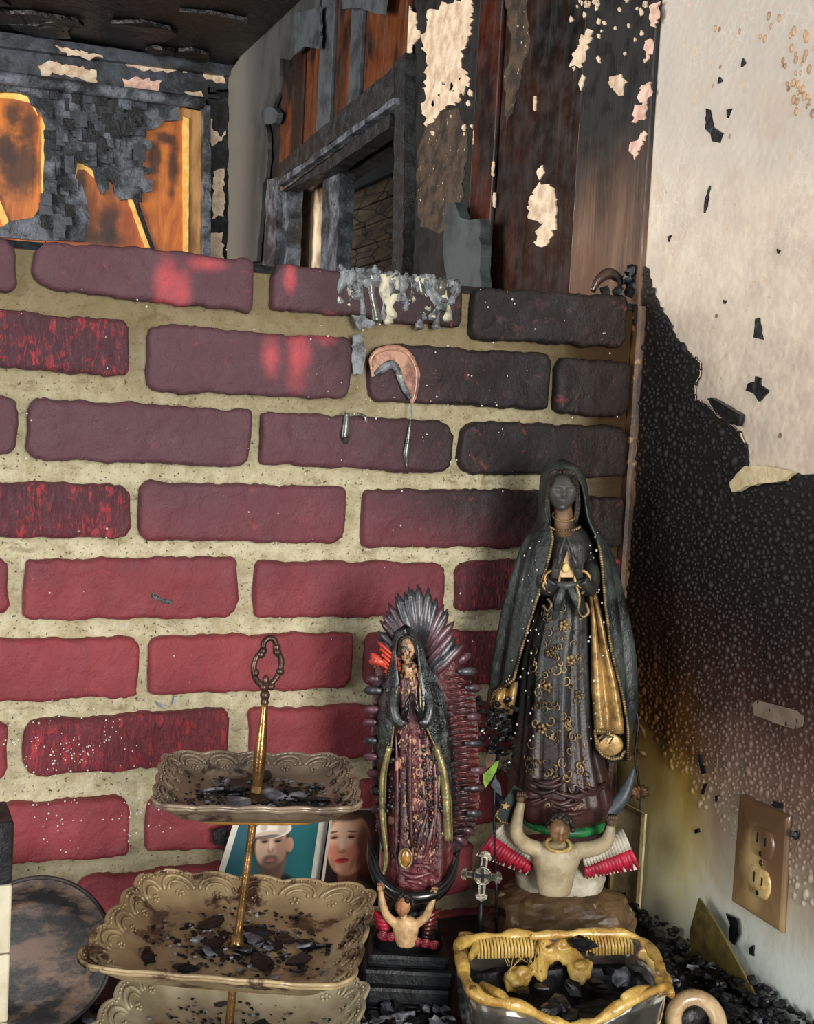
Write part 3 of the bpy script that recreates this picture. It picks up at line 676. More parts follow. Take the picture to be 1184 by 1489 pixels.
def head_fn(d):
    x, y, z = d; sc = 1-.22*max(0, -z)**1.4; p = Vector((x*sc, y, z))
    if y < 0:
        g = lambda cx, cz, sx, sz: math.exp(-((x-cx)/sx)**2-((z-cz)/sz)**2)
        p.y -= .34*g(0, -.12, .13, .17)+.16*g(0, .10, .10, .25)+.15*g(0, -.46, .24, .06)+.12*g(0, -.57, .2, .055)+.18*g(0, -.82, .28, .16)
        p.y += .26*(g(.36, .10, .22, .13)+g(-.36, .10, .22, .13))+.10*g(0, -.515, .26, .025)+.08*g(0, -.68, .25, .05)
        p.y -= .13*(g(.36, .07, .14, .06)+g(-.36, .07, .14, .06))+.07*(g(.36, .28, .25, .07)+g(-.36, .28, .25, .07))
    return p
def hand(mb, wrist, palm, tip, r, side):
    """praying hand: palm, four fingers stacked front to back and a thumb in front"""
    w, p, t = Vector(wrist), Vector(palm), Vector(tip); ax = (t-w).normalized()
    mb.tube([w, w.lerp(p, .55), p], [r*1.7, r*2.0, r*1.9], 10, 1.25)
    for i, (dy, ln) in enumerate(((-1.5, .88), (-.5, 1.0), (.5, .96), (1.5, .80))):
        a = p+Vector((0, dy*r*.95, 0)); e = p+(t-p)*ln+Vector((0, dy*r*.6, 0)); m = a.lerp(e, .5)+Vector((side*r*.35, 0, 0))
        mb.tube([w.lerp(p, .7)+Vector((0, dy*r*.9, 0)), a, m, e], [r*.9, r*.85, r*.75, r*.42], 8)
    b = w.lerp(p, .5)+Vector((0, -r*2.0, 0)); mb.tube([b, b+(t-p)*.35+Vector((0, -r*.6, 0)), b+(t-p)*.75+Vector((-side*r*.3, 0, 0))], [r*.95, r*.8, r*.45], 8)

def mantle(L, ys, prof, left, right, top, hem, fold, n=110, rows=70, th=.0022):
    P = np.array(prof, float); Lf, Rt = np.array(left, float), np.array(right, float); V = []
    edgeL, edgeR = [], []
    def at(y, s):
        cx, hw, hd = [np.interp(y, P[:, 0], P[:, i]) for i in (1, 2, 3)]
        xl, xr = np.interp(y, Lf[:, 0], Lf[:, 1]), np.interp(y, Rt[:, 0], Rt[:, 1])
        a0 = math.asin(max(-1, min(1, (xr-cx)/hw))); a1 = 2*math.pi+math.asin(max(-1, min(1, (xl-cx)/hw)))
        q = a0+(a1-a0)*s; w_ = min(s, 1-s)*8; w_ = min(1, w_); m = 1+fold(q, y)*w_
        C = L(cx, y, 0); return C+Vector((hw*L.k*math.sin(q)*m, -hd*L.k*math.cos(q)*m, 0))
    mb = MB(); rings = []
    for i in range(rows+1):
        v = (i/rows)**.85; ring = []
        for j in range(n+1):
            s = j/n; y = top+v*(hem(s)-top); ring.append(at(y, s))
        rings.append(ring[::-1]); edgeR.append(ring[0]); edgeL.append(ring[-1])
    mb.loft(rings, False)
    return mb, edgeL, edgeR, [r for r in rings[-1]]
def beads(path, r, gap, off=(0, 0, 0)):
    mb = MB(); P = [Vector(p)+Vector(off) for p in path]; acc = 0; mb.ell(P[0], r, 6, 4)
    for a, b in zip(P, P[1:]):
        L_ = (b-a).length; u = gap-acc
        while u <= L_: mb.ell(a.lerp(b, u/L_), r, 6, 4); u += gap
        acc = (acc+L_) % gap
    return mb
def solid(o, th, off=-1):
    m = o.modifiers.new('solid', 'SOLIDIFY'); m.thickness = th; m.offset = off; return o
def remesh(o, vox, smooth_it=4):
    m = o.modifiers.new('remesh', 'REMESH'); m.mode = 'VOXEL'; m.voxel_size = vox; m.use_smooth_shade = True
    s = o.modifiers.new('smooth', 'SMOOTH'); s.factor = .5; s.iterations = smooth_it; return o
def swirl(mb, L, x, y, dfun, size, rd, r=1.1):
    """small raised scroll lying on the robe"""
    a0 = rd.uniform(0, 6.3); tw = rd.choice((-1, 1)); pts = []
    for k in range(9):
        a = a0+tw*k*.75; q = size*(1-k/11); px, py = x+q*math.cos(a), y+q*1.15*math.sin(a); pts.append(L(px, py, dfun(px, py)))
    mb.tube(pts, [r*L.k*(1-.05*k) for k in range(9)], 5)

T = Loc('saint_statue', 815, 1388, -.125)
tag(T.e, 'tall soot-blackened robed saint statue with praying hands held up by a winged angel', 'statue')
k = T.k; E_ = T.e
fold_d = lambda q, y: .55*math.cos(9*q+y*.006)+.35*math.cos(17*q+1.3+y*.01)+.2*math.cos(29*q)
DP = [(758, 821, 15, 13, 0), (772, 823, 30, 22, 0), (790, 824, 40, 30, .01), (830, 824, 40, 30, .02), (866, 823, 32, 25, .03), (900, 818, 42, 31, .05), (960, 812, 50, 36, .07), (1030, 811, 54, 40, .09), (1090, 812, 60, 45, .10), (1130, 814, 68, 52, .10), (1160, 815, 74, 56, .08), (1185, 815, 66, 50, .05), (1196, 815, 50, 40, 0)]
T.body(DP, 96, fold_d, 5).build('robe', M_dress, E_)
DPn = np.array(DP)
def ddep(px, py):
    cx, hw, hd = [np.interp(py, DPn[:, 0], DPn[:, i]) for i in (1, 2, 3)]; u = (px-cx)/hw; return hd*k*math.sqrt(max(.02, 1-u*u))*1.04+.0005
rd = random.Random(5); mb = MB()
for i in range(120):
    py = rd.uniform(885, 1185); cx, hw = np.interp(py, DPn[:, 0], DPn[:, 1]), np.interp(py, DPn[:, 0], DPn[:, 2]); px = cx+rd.uniform(-.8, .8)*hw
    swirl(mb, T, px, py, ddep, rd.uniform(3, 9), rd, rd.uniform(.7, 1.8))
for px, py in ((820, 908), (788, 1060), (797, 1000), (800, 950), (830, 960), (842, 1010)):   # rosettes
    for a in range(5):
        qx, qy = px+4.5*math.cos(a*1.257), py+5*math.sin(a*1.257); mb.ell(T(qx, qy, ddep(qx, qy)), 3.4*k, 6, 4)
o = mb.build('gilded_relief', M_goldd, E_); o['kind'] = 'stuff'
# robe hem drapery
mb = MB()
for i in range(12):
    a, b = rd.uniform(750, 870), rd.uniform(1130, 1180); w_ = rd.uniform(14, 32); s = rd.uniform(-8, 8)
    pts = [T(a+w_*(u-.5)*2, b+s*(u-.5)+9*math.sin(u*3.1), ddep(a+w_*(u-.5)*2, b)+.003) for u in [j/7 for j in range(8)]]
    mb.tube(pts, [2*k*(.5+math.sin(j/7*3.14)*1.6) for j in range(8)], 7)
mb.build('hem_folds', M_dress, E_)
# mantle
fold_m = lambda q, y: (.06*math.cos(11*q+.004*y)+.05*math.cos(19*q+1)+.02*math.cos(37*q))*min(1, max(0, (y-760)/160))
MP = [(667, 818, 3, 3), (669, 818, 14, 12), (673, 818, 22, 20), (680, 818, 28, 27), (692, 819, 32, 32), (712, 820, 35, 35), (740, 820, 37, 36), (758, 822, 41, 38), (775, 823, 52, 40), (792, 823, 62, 43), (815, 823, 70, 46), (850, 823, 79, 49), (890, 822, 87, 52), (930, 822, 93, 54), (980, 820, 100, 56), (1020, 817, 104, 58), (1060, 815, 101, 58), (1120, 813, 98, 58)]
ML = [(684, 818), (690, 802), (700, 794), (718, 790), (740, 791), (765, 797), (780, 800), (810, 794), (855, 781), (901, 767), (944, 755), (984, 745), (1005, 722), (1040, 716)]
MR = [(684, 818), (690, 834), (700, 842), (718, 847), (753, 853), (778, 864), (800, 868), (823, 870), (869, 873), (924, 880), (945, 884), (1000, 899), (1051, 908), (1120, 910)]
hem = lambda s: np.interp(s, (0, .12, .35, .65, .9, 1), (1096, 1105, 1120, 1110, 1050, 1034))
mb, eL, eR, hm = mantle(T, None, MP, ML, MR, 667, hem, fold_m)
solid(mb.build('mantle', M_mantle, E_), .0022)
trim = beads(eR[16:], 2.5*k, 3.6*k, (0, -.0012, 0)); t2 = beads(eL[16:], 2.5*k, 3.6*k, (0, -.0012, 0)); t2.build('rope_trim', M_goldd, E_)
t3 = beads([T(908, 1093, .03), T(903, 1102, .034), T(890, 1104, .036), T(877, 1099, .036), T(868, 1085, .036), T(865, 1063, .036), T(880, 1064, .036), T(893, 1062, .034)], 2.5*k, 3.6*k); trim.add(t3.v, t3.f)
beads([T(716, 1034, .012), T(713, 1022, .014), T(718, 1008, .016), T(735, 994, .02), T(747, 984, .022)], 2.5*k, 3.6*k).build('rope_trim', M_goldd, E_)
trim.build('rope_trim', M_goldd, E_)
for e in (eL, eR): MB().tube([p+Vector((0, .0003, 0)) for p in e[14:]], 1.8*k, 6).build('mantle_border', M_mantle, E_)
# turned-out gilt lining on the open side and its rolled end
def strip(rowsL, rowsR, dl, dr, n=8, bulge=.004):
    mb = MB(); R = []
    for (xl, yl), (xr, yr) in zip(rowsL, rowsR): R.append([T(xl+(xr-xl)*u, yl+(yr-yl)*u, dl+(dr-dl)*u+bulge*math.sin(u*9.4)) for u in [j/n for j in range(n+1)]])
    mb.loft(R, False); return mb
mb = strip([(858, 862), (861, 905), (862, 946), (862, 1000), (866, 1060), (868, 1068)], [(866, 862), (876, 905), (884, 946), (898, 1000), (906, 1052), (906, 1066)], .020, .026)
solid(mb.build('gilt_lining', M_gold, E_), .0015)
mb = strip([(722, 1006), (717, 1022), (718, 1036)], [(752, 990), (750, 1010), (744, 1038)], .013, .02); solid(mb.build('gilt_lining', M_gold, E_), .0015)
mb = MB().ell(T(886, 1083, .030), (20*k, 3*k, 16*k), 16, 10); mb.build('rolled_hem', M_gold, E_)
mb = MB().tube([T(872, 1078, .037), T(880, 1070, .039), T(892, 1072, .039), T(886, 1082, .04)], [1.5*k, 2.5*k, 2*k, 1*k], 6); mb.build('hem_crease', M_dress, E_)
# sleeves, cuffs, sash, hands
mb = MB()
mb.tube(spline([T(796, 806, .004), T(788, 835, .020), T(794, 856, .028), T(806, 842, .034)]), [12*k]*7+[11*k]*6+[12*k]*6, 12)
mb.tube(spline([T(852, 806, .004), T(862, 835, .020), T(858, 856, .028), T(845, 842, .034)]), [12*k]*7+[11*k]*6+[12*k]*6, 12)
remesh(mb.build('sleeves', M_dress, E_), .0012)
mb = MB()
for cx in (803, 847):
    C = T(cx, 842, .036); mb.tube([C+Vector((13*k*math.cos(q)*.8, 2*k*math.sin(q), 11*k*math.sin(q))) for q in [j*.45 for j in range(14)]], 2.2*k, 6, closed=True)
mb.build('cuff', M_gold, E_)
mb = MB(); hand(mb, T(806, 840, .036), T(813, 812, .037), T(822, 781, .038), 3.3*k, -1); mb.build('hand', M_face, E_)
mb = MB(); hand(mb, T(843, 840, .036), T(834, 812, .037), T(825, 781, .038), 3.3*k, 1); mb.build('hand', M_face, E_)
mb = MB().slab([T(824, 800, .032), T(811, 838, .032), T(840, 838, .032)], T(0, 0, .002)-T(0, 0, 0)); mb.build('breast_panel', M_cream2, E_, False)
MB().ell(T(823, 826, .036), (5.5*k, 4*k, 7*k), 10, 7).build('button', two('ivory_button', c(240, 214, 160), c(220, 186, 120), 40), E_)
mb = MB()
mb.tube([T(800, 846, .034), T(824, 852, .037), T(848, 846, .034)], [4*k, 6*k, 4*k], 8)
mb.tube([T(820, 852, .037), T(812, 876, .034), T(806, 902, .032)], [5*k, 7*k, 3*k], 8, .5); mb.tube([T(828, 852, .037), T(842, 878, .034), T(846, 896, .032)], [5*k, 7*k, 3*k], 8, .5)
mb.build('sash', M_mantle, E_)
mb = MB()
for a in ([(838, 850), (843, 870), (841, 888), (848, 897), (856, 890), (852, 876)], [(796, 870), (802, 880), (796, 888), (790, 880)], [(797, 840), (790, 852), (800, 862)], [(858, 840), (852, 856), (846, 864)]): mb.tube(spline([T(x, y, .036) for x, y in a]), 2.2*k, 6)
mb.build('sash_trim', M_goldd, E_)
# neck, collar, head
MB().tube([T(820, 775, .006), T(820, 758, .009), T(819, 735, .010)], [18*k, 14*k, 12*k], 16).build('neck', two('scorched_tan_neck', c(122, 92, 66), c(70, 52, 40), 40), E_)
C = T(820, 750, .012); mb = MB().tube([C+Vector((16*k*math.sin(q), -11*k*math.cos(q), -7*k*math.cos(q))) for q in [j*2*math.pi/24 for j in range(24)]], 1.5*k, 6, closed=True); mb.build('collar', M_goldd, E_)
mb = MB()
for i in range(14): a = -1.1+i*.17; mb.ell(T(822+24*math.sin(a), 762+10*math.cos(a), .024), 1.8*k, 6, 4)
mb.build('collar_beads', M_goldd, E_)
h = MB().ell(T(818, 715, .014), (20.5*k, 20*k, 28*k), 56, 44, head_fn).build('head', M_face, E_)
mb = MB()
for s in (-1, 1):
    for j in range(3): mb.tube(spline([T(818+s*1, 686-j, .034-.003*j), T(818+s*(12+j*2), 692-j*2, .028), T(818+s*(19+j*2), 710, .020), T(818+s*(20+j*2), 738, .014), T(818+s*(17+j*2), 762, .014)]), [2.6*k]*19+[2.2*k, 1.8*k, 1.4*k, 1*k, .7*k, .4*k], 6)
mb.build('hair', M_hair, h)
# crescent moon
def crescent(L, pts, rad): return MB().tube(spline([L(*p) for p in pts], 6), np.interp(np.linspace(0, 1, 6*(len(pts)-1)+1), np.linspace(0, 1, len(rad)), rad).tolist(), 12, .7)
crescent(T, [(716, 1140, .0), (728, 1168, .004), (770, 1188, .006), (830, 1192, .006), (880, 1180, .006), (908, 1155, .006), (924, 1112, .0)], [1.2*k, 8*k, 12*k, 14*k, 13*k, 10*k, 1*k]).build('crescent_moon', M_slate, E_)
mb = T.body([(1188, 820, 50, 44), (1193, 820, 60, 52), (1200, 820, 58, 52), (1206, 820, 40, 40)], 40, None, 2); mb.build('green_rim', M_green, E_)
# cloth with a gold star held by the angel
q = [(748, 1142), (736, 1160), (724, 1180), (721, 1186), (728, 1194), (742, 1198), (750, 1196), (756, 1170), (760, 1150)]
MB().slab([T(a, b, .045) for a, b in q], (0, .004, 0)).build('held_cloth', two('dark_teal_cloth', c(34, 54, 52), c(22, 34, 34), 30), E_, False)
beads([T(a, b, .047) for a, b in q[2:7]], 1.9*k, 3.3*k).build('cloth_trim', M_gold, E_)
st = [(735+(7 if i % 2 == 0 else 2.8)*math.sin(i*math.pi/5+.2), 1172-(7 if i % 2 == 0 else 2.8)*math.cos(i*math.pi/5+.2)) for i in range(10)]
MB().slab([T(a, b, .0465) for a, b in st], (0, -.001, 0)).build('gold_star', M_gold, E_, False)
# angel: one continuous body
D0 = .040
mb = MB()
R = [T.ring(y, cx, hw, hd, 24, None, D0)[::-1] for y, cx, hw, hd in ((1222, 812, 14, 12), (1230, 811, 30, 17), (1240, 810, 36, 20), (1255, 808, 33, 21), (1272, 807, 28, 19), (1288, 806, 26, 18), (1300, 806, 22, 15))]
mb.loft(R)
mb.tube(spline([T(785, 1236, D0), T(764, 1228, D0+.004), T(751, 1212, D0+.010), T(753, 1188, D0+.012), T(758, 1166, D0+.012)]), np.interp(np.linspace(0, 1, 25), (0, .35, .55, .9, 1), (12*k, 11*k, 10*k, 7*k, 6*k)).tolist(), 12)
mb.tube(spline([T(838, 1236, D0), T(862, 1234, D0+.004), T(880, 1226, D0+.010), T(887, 1212, D0+.012), T(888, 1200, D0+.012)]), np.interp(np.linspace(0, 1, 25), (0, .35, .55, .9, 1), (12*k, 11*k, 10*k, 7*k, 6*k)).tolist(), 12)
mb.tube([T(812, 1236, D0+.004), T(814, 1216, D0+.010)], [9*k, 8*k], 12)
body = remesh(mb.build('angel_body', M_skinp, E_), .0013, 6)
M_ahand = two('sooty_brown_skin', c(96, 74, 52), c(64, 48, 34), 40)
for cx, cy, tilt in ((757, 1160, 1), (889, 1194, -1)):        # angel hands closed on the hem
    mb = MB(); C = T(cx, cy, D0+.012); mb.ell(C, (6.5*k, 5*k, 8*k), 12, 8)
    for j in range(4): b = C+Vector(((j-1.5)*3.1*k, -2*k, 5*k)); mb.tube([b, b+Vector((0, -4*k, 6*k*(1-.1*abs(j-1.5)))), b+Vector((0, -7*k, 3*k)), b+Vector((0, -6*k, -2*k))], [1.9*k, 1.8*k, 1.7*k, 1.1*k], 6)
    b = C+Vector((tilt*6*k, -3*k, 0)); mb.tube([b, b+Vector((tilt*2*k, -4*k, 4*k)), b+Vector((-tilt*1*k, -6*k, 6*k))], [2*k, 1.8*k, 1.1*k], 6); mb.build('angel_hand', M_ahand, E_)

M_aface = two('angel_bronze_face', c(140, 104, 70), c(92, 66, 44), 40, .4, .66, .35)
rot = Matrix.Rotation(.35, 3, 'X')
h = MB().ell(T(814, 1207, D0+.016), (14.5*k, 16*k, 19*k), 32, 24, head_fn, rot).build('angel_head', M_aface, E_)
mb = MB(); rd = random.Random(9)
for i in range(64):
    a, b = rd.uniform(0, 6.28), rd.uniform(.05, 1.0); x, z = math.sin(a)*math.sin(b*1.75), math.cos(b*1.75); yy = -math.cos(a)*math.sin(b*1.75)
    if yy < -.35 and z < .5: continue
    mb.ell(T(815, 1203, D0+.014)+Vector((x*17*k, yy*16*k, z*18*k)), rd.uniform(3.4, 5.2)*k, 7, 5)
mb.build('curly_hair', M_hair, h)
C = T(812, 1228, D0+.012); mb = MB().tube([C+Vector((17*k*math.sin(q), -10*k*math.cos(q), -7*k*math.cos(q))) for q in [j*2*math.pi/20 for j in range(20)]], 2.4*k, 6, closed=True); mb.build('angel_collar', two('yellow_gilt', c(216, 188, 110), c(160, 130, 70), 40), E_)
def wing(S, Mi, En, n, d):
    root = empty('wing', parent=E_); rd = random.Random(int(S[0][0]))
    g = lambda seg, u: (seg[0][0]+(seg[1][0]-seg[0][0])*u, seg[0][1]+(seg[1][1]-seg[0][1])*u)
    mb = MB(); ctr = [S[0], Mi[0], En[0], En[1], Mi[1], S[1]]
    for i in range(n):
        u = (i+.5)/n; a, m, e = g(S, u), g(Mi, u), g(En, u+rd.uniform(-.02, .02))
        MB().tube([T(*a, d+.003), T((a[0]+m[0])/2, (a[1]+m[1])/2, d+.006), T(*m, d+.004)], [3.0*k, 3.6*k, 3.2*k], 8, .6).build('white_feather', M_white, root)
        MB().tube([T(*m, d+.002), T((e[0]+m[0])/2, (e[1]+m[1])/2, d+.004), T(*e, d+.0)], [3.2*k, 4.0*k, 1.4*k], 8, .6).build('red_feather', M_redf, root)
    mb.slab([T(x, y, d) for x, y in ctr], (0, .006, 0)); mb.build('wing_core', M_white, root, False)
wing([(738, 1192), (781, 1250)], [(716, 1214), (777, 1256)], [(692, 1244), (766, 1272)], 15, .030)
wing([(906, 1206), (846, 1248)], [(918, 1234), (850, 1260)], [(930, 1264), (852, 1278)], 15, .026)
# cloud and rock base
mb = T.body([(1255, 815, 40, 30), (1272, 815, 66, 42), (1290, 813, 62, 46), (1302, 812, 50, 42)], 48, lambda q, y: math.cos(5*q+y*.05), 3); 
cl = mb.build('cloud', M_white, E_)
fr = lambda q, y: 1.1*noise.noise((math.sin(q)*2.2, math.cos(q)*2.2, y*.035))+.7*noise.noise((math.sin(q)*5, math.cos(q)*5, y*.08))
mb = T.body([(1284, 812, 52, 42, .05), (1296, 814, 84, 56, .16), (1312, 815, 100, 66, .18), (1335, 816, 108, 72, .16), (1360, 816, 112, 74, .12), (1390, 816, 110, 74, .03)], 40, fr, 3); sharp(mb.build('rock_base', M_rock, E_, False), 15)
for v in E_.children:
    if v.name.startswith('rock_base'):
        zs = [w_.co.z for w_ in v.data.vertices]; lo = min(zs)
        for w_ in v.data.vertices:
            if w_.co.z < lo+.004: w_.co.z = 0.0
            w_.co.z = max(0.0, w_.co.z)
mb = MB(); rd = random.Random(17)      # ash specks that settled on the figure
for i in range(200):
    px, py = rd.uniform(735, 905), rd.uniform(690, 1090); s = rd.uniform(.5, 1.7)
    cx, hw, hd = [np.interp(py, [r[0] for r in MP], [r[j] for r in MP]) for j in (1, 2, 3)]
    u = (px-cx)/hw
    if abs(u) > .9 or abs(px-820) < 34: continue
    mb.ell(T(px, py, hd*k*math.sqrt(1-u*u)+.0012), (s*k, s*k, s*1.3*k), 5, 3)
o = mb.build('ash_specks', M_speckm, E_); o['kind'] = 'stuff'

# ================================================================== small statue
S = Loc('saint_figurine', 592, 1465, -.175); k2 = S.k; E2 = S.e
tag(E2, 'small scorched saint figurine with a spiky red sunburst, standing on a black plinth', 'statue')
M_smant = two('glossy_burnt_mantle', c(26, 30, 30), c(84, 92, 92), 60, .48, .68, .22, 110, 1.0, coat=.7, cc=c(40, 66, 34), csc=26, clo=.60, chi=.68, bd=.004)
M_sdress = two('melted_rose_robe', c(104, 44, 48), c(52, 24, 28), 36, .4, .64, .26, 110, 1.0, coat=.6, cc=c(196, 138, 120), csc=70, clo=.60, chi=.68, bd=.004, st=(1, 1, .4))
M_halo = two('dark_red_halo', c(92, 26, 26), c(38, 14, 14), 22, .38, .62, .3, 120, .8, coat=.4)
M_ray = two('burnt_plum_ray', c(92, 58, 66), c(40, 26, 32), 30, .38, .66, .3, 150, .6, coat=.4)
M_rayb = two('black_ray', c(36, 36, 40), c(70, 66, 70), 40, .42, .68, .3, 150, .6, coat=.4)
M_rayr = two('orange_red_ray', c(210, 74, 50), c(150, 44, 36), 40, .4, .66, .3, 150, .5, coat=.4)
M_sgold = two('dull_olive_gilt', c(146, 134, 92), c(90, 78, 50), 40, .4, .66, .25, 150, .5, metal=.5)
M_blob = two('blistered_flesh_paint', c(190, 148, 112), c(46, 34, 28), 210, .45, .6, .3, 150, .8, coat=.3)
M_gloss = two('glossy_black_plastic', c(10, 11, 13), c(26, 28, 32), 30, .4, .7, .18, 60, .3, coat=.6)
# sunburst backing
HO = [(598, 880), (628, 888), (648, 915), (660, 960), (672, 985), (688, 1000), (694, 1050), (696, 1110), (697, 1165), (690, 1200), (672, 1228), (650, 1245), (600, 1250), (560, 1235), (548, 1190), (542, 1120), (540, 1050), (543, 1000), (550, 955), (562, 915), (578, 888)]
hp = spline([S(x, y, -.012) for x, y in HO+HO[:1]], 4)[:-1]
o = MB().slab(hp, (0, -.006, 0)).build('sunburst_backing', M_halo, E2, False); bevel(o, .002)
CT = (612, 1030)
tips = [(588, 857), (607, 851), (621, 858), (574, 868), (560, 889), (553, 902), (636, 872), (649, 885), (659, 905), (549, 933), (541, 950), (536, 965), (533, 985), (527, 1007), (530, 1030), (525, 1050), (527, 1080), (530, 1100), (532, 1125), (536, 1150), (540, 1175), (545, 1200), (665, 925), (672, 942), (685, 948), (694, 978), (699, 1000), (702, 1040), (704, 1080), (705, 1120), (703, 1150), (701, 1180), (694, 1210), (680, 1232), (600, 853), (567, 878), (643, 878), (613, 856), (594, 854), (581, 862), (629, 864), (655, 895), (557, 895), (551, 917), (546, 925), (662, 915), (668, 935)]
for i, (x, y) in enumerate(tips):
    cx, cy = CT[0], max(960, min(1180, y+(60 if y < 960 else 0))); u = .80 if y < 945 else random.uniform(.22, .36); x += random.uniform(-3, 3); y += random.uniform(-4, 4)
    bx_, by_ = x+(cx-x)*u, y+(cy-y)*u
    m = M_rayr if i in (9, 10, 11) else (M_rayb if i % 3 == 1 or y < 875 else M_ray)
    mid = ((x+bx_)/2+random.uniform(-2, 2), (y+by_)/2)
    MB().tube([S(bx_, by_, .002), S(*mid, -.001), S(x+(bx_-x)*.18, y+(by_-y)*.18, -.003), S(x, y, -.004)], [4*k2, 6.6*k2, 5.6*k2, .9*k2], 7, .55).build('ray', m, E2)
for i in range(11):      # bright inner rays on the left
    a, b = 552+i*1.5, 935+i*8; MB().tube([S(a, b, .002), S(a+28, b+24, .004)], [2.4*k2, 2.2*k2], 6).build('inner_ray', M_rayr, E2)
for i in range(26):      # ribbing across the red side panel
    y = 985+i*9.2; x0, x1 = 652+2*math.sin(i), np.interp(y, (980, 1010, 1100, 1200, 1225), (676, 690, 697, 692, 676))
    MB().tube([S(x0, y+3, .003), S((x0+x1)/2, y, .002), S(x1, y-2, -.001)], [1.2*k2, 1.9*k2, 1.2*k2], 6).build('rib', M_halo, E2)
mb = MB(); rd = random.Random(21)
for i in range(60):
    u = rd.random(); p = hp[int(u*len(hp)) % len(hp)]; mb.ell(p+Vector((rd.uniform(-3, 3)*k2, -.004-rd.random()*.003, rd.uniform(-3, 3)*k2)), rd.uniform(1.5, 4)*k2, 6, 4)
o = mb.build('melted_beads', M_ray, E2); o['kind'] = 'stuff'
# figure
SD = [(972, 596, 14, 12, 0), (985, 598, 26, 20, .02), (1030, 600, 30, 24, .04), (1080, 602, 33, 27, .08), (1140, 606, 40, 32, .10), (1200, 610, 44, 36, .12), (1250, 608, 46, 38, .12), (1285, 606, 44, 38, .10), (1300, 604, 30, 28, 0)]
S.body(SD, 72, lambda q, y: .6*math.cos(9*q+y*.004)+.4*math.cos(15*q+2), 5).build('robe', M_sdress, E2)
SDn = np.array(SD)
def sdep(px, py):
    cx, hw, hd = [np.interp(py, SDn[:, 0], SDn[:, i]) for i in (1, 2, 3)]; u = (px-cx)/hw; return hd*k2*math.sqrt(max(.02, 1-u*u))+.0006
mb = MB()
for i in range(26): py = rd.uniform(1050, 1240); swirl(mb, S, 602+rd.uniform(-26, 26), py, sdep, rd.uniform(3, 7), rd, rd.uniform(.8, 1.4))
o = mb.build('blistered_relief', M_blob, E2); o['kind'] = 'stuff'
mb = MB()
for pts in ([(575, 1060), (578, 1140), (576, 1230), (580, 1275)], [(597, 1060), (596, 1150), (600, 1240)], [(628, 1070), (634, 1150), (630, 1230)], [(575, 1262), (600, 1275), (630, 1268)], [(600, 1258), (625, 1262), (645, 1285)], [(590, 1280), (615, 1285), (648, 1300)], [(622, 1180), (612, 1215), (606, 1240)], [(632, 1185), (624, 1222), (616, 1250)]):
    P_ = [S(x, y, sdep(x, y)+.001) for x, y in pts]; mb.tube(spline(P_, 5), np.interp(np.linspace(0, 1, 5*(len(pts)-1)+1), (0, .5, 1), (2*k2, 4.4*k2, 2*k2)).tolist(), 7)
mb.build('robe_folds', M_sdress, E2)
SM = [(908, 590, 3, 3), (910, 591, 12, 10), (914, 591, 17, 15), (922, 592, 20, 20), (940, 593, 23, 24), (960, 594, 26, 25), (975, 597, 34, 26), (1000, 600, 43, 28), (1040, 601, 50, 31), (1090, 603, 53, 34), (1150, 606, 53, 37), (1220, 608, 50, 38), (1270, 606, 46, 38)]
SL = [(916, 591), (922, 580), (944, 575), (989, 581), (1016, 574), (1054, 573), (1081, 570), (1120, 562), (1171, 560), (1262, 565)]
SR = [(916, 591), (922, 602), (937, 607), (970, 610), (1022, 611), (1050, 620), (1081, 634), (1110, 646), (1160, 655), (1217, 657), (1262, 650)]
mb, eL, eR, hm = mantle(S, None, SM, SL, SR, 908, lambda s: np.interp(s, (0, .3, .7, 1), (1218, 1240, 1250, 1235)), lambda q, y: (.05*math.cos(11*q)+.03*math.cos(19*q+y*.01))*min(1, max(0, (y-960)/80)), 52, 48)
solid(mb.build('mantle', M_smant, E2), .002)
for e in (eL, eR): MB().tube([p+Vector((0, -.0006, 0)) for p in e[10:]], 1.7*k2, 6).build('mantle_edge', M_sgold, E2)
mb = MB(); rd = random.Random(8)
for i in range(330):     # bubbled, melted mantle surface
    px, py = rd.choice((rd.uniform(612, 650), rd.uniform(612, 650), rd.uniform(552, 572))), rd.uniform(925, 1180)
    cx, hw, hd = [np.interp(py, [r[0] for r in SM], [r[j] for r in SM]) for j in (1, 2, 3)]; u = (px-cx)/hw
    if abs(u) > .96: continue
    s = rd.uniform(1, 3.4); mb.ell(S(px, py, hd*k2*math.sqrt(1-u*u)+.0004), (s*k2, s*k2*.8, s*k2), 6, 4)
o = mb.build('melt_bubbles', M_smant, E2); o['kind'] = 'stuff'
h = MB().ell(S(593, 944, .008), (13.5*k2, 14*k2, 19*k2), 32, 24, head_fn).build('head', M_blob, E2)
mb = MB()
for s in (-1, 1): mb.tube(spline([S(593, 925, .018), S(593+s*10, 932, .017), S(593+s*13, 955, .013)]), 2.2*k2, 6)
mb.build('hair', M_hair, h)
MB().tube([S(596, 985, .012), S(595, 962, .010)], [9*k2, 7*k2], 12).build('neck', M_blob, E2)
mb = MB(); hand(mb, S(586, 1048, .022), S(590, 1030, .023), S(598, 1008, .024), 2.6*k2, -1); mb.build('hand', M_gloss, E2)
mb = MB(); hand(mb, S(612, 1048, .022), S(608, 1030, .023), S(600, 1008, .024), 2.6*k2, 1); mb.build('hand', M_gloss, E2)
mb = MB()
mb.tube(spline([S(575, 1000, .010), S(572, 1030, .018), S(580, 1052, .021), S(588, 1046, .022)]), [8*k2]*13+[7*k2]*6, 10); mb.tube(spline([S(620, 1000, .010), S(626, 1030, .018), S(618, 1052, .021), S(612, 1046, .022)]), [8*k2]*13+[7*k2]*6, 10)
remesh(mb.build('sleeves', M_smant, E2), .0011)
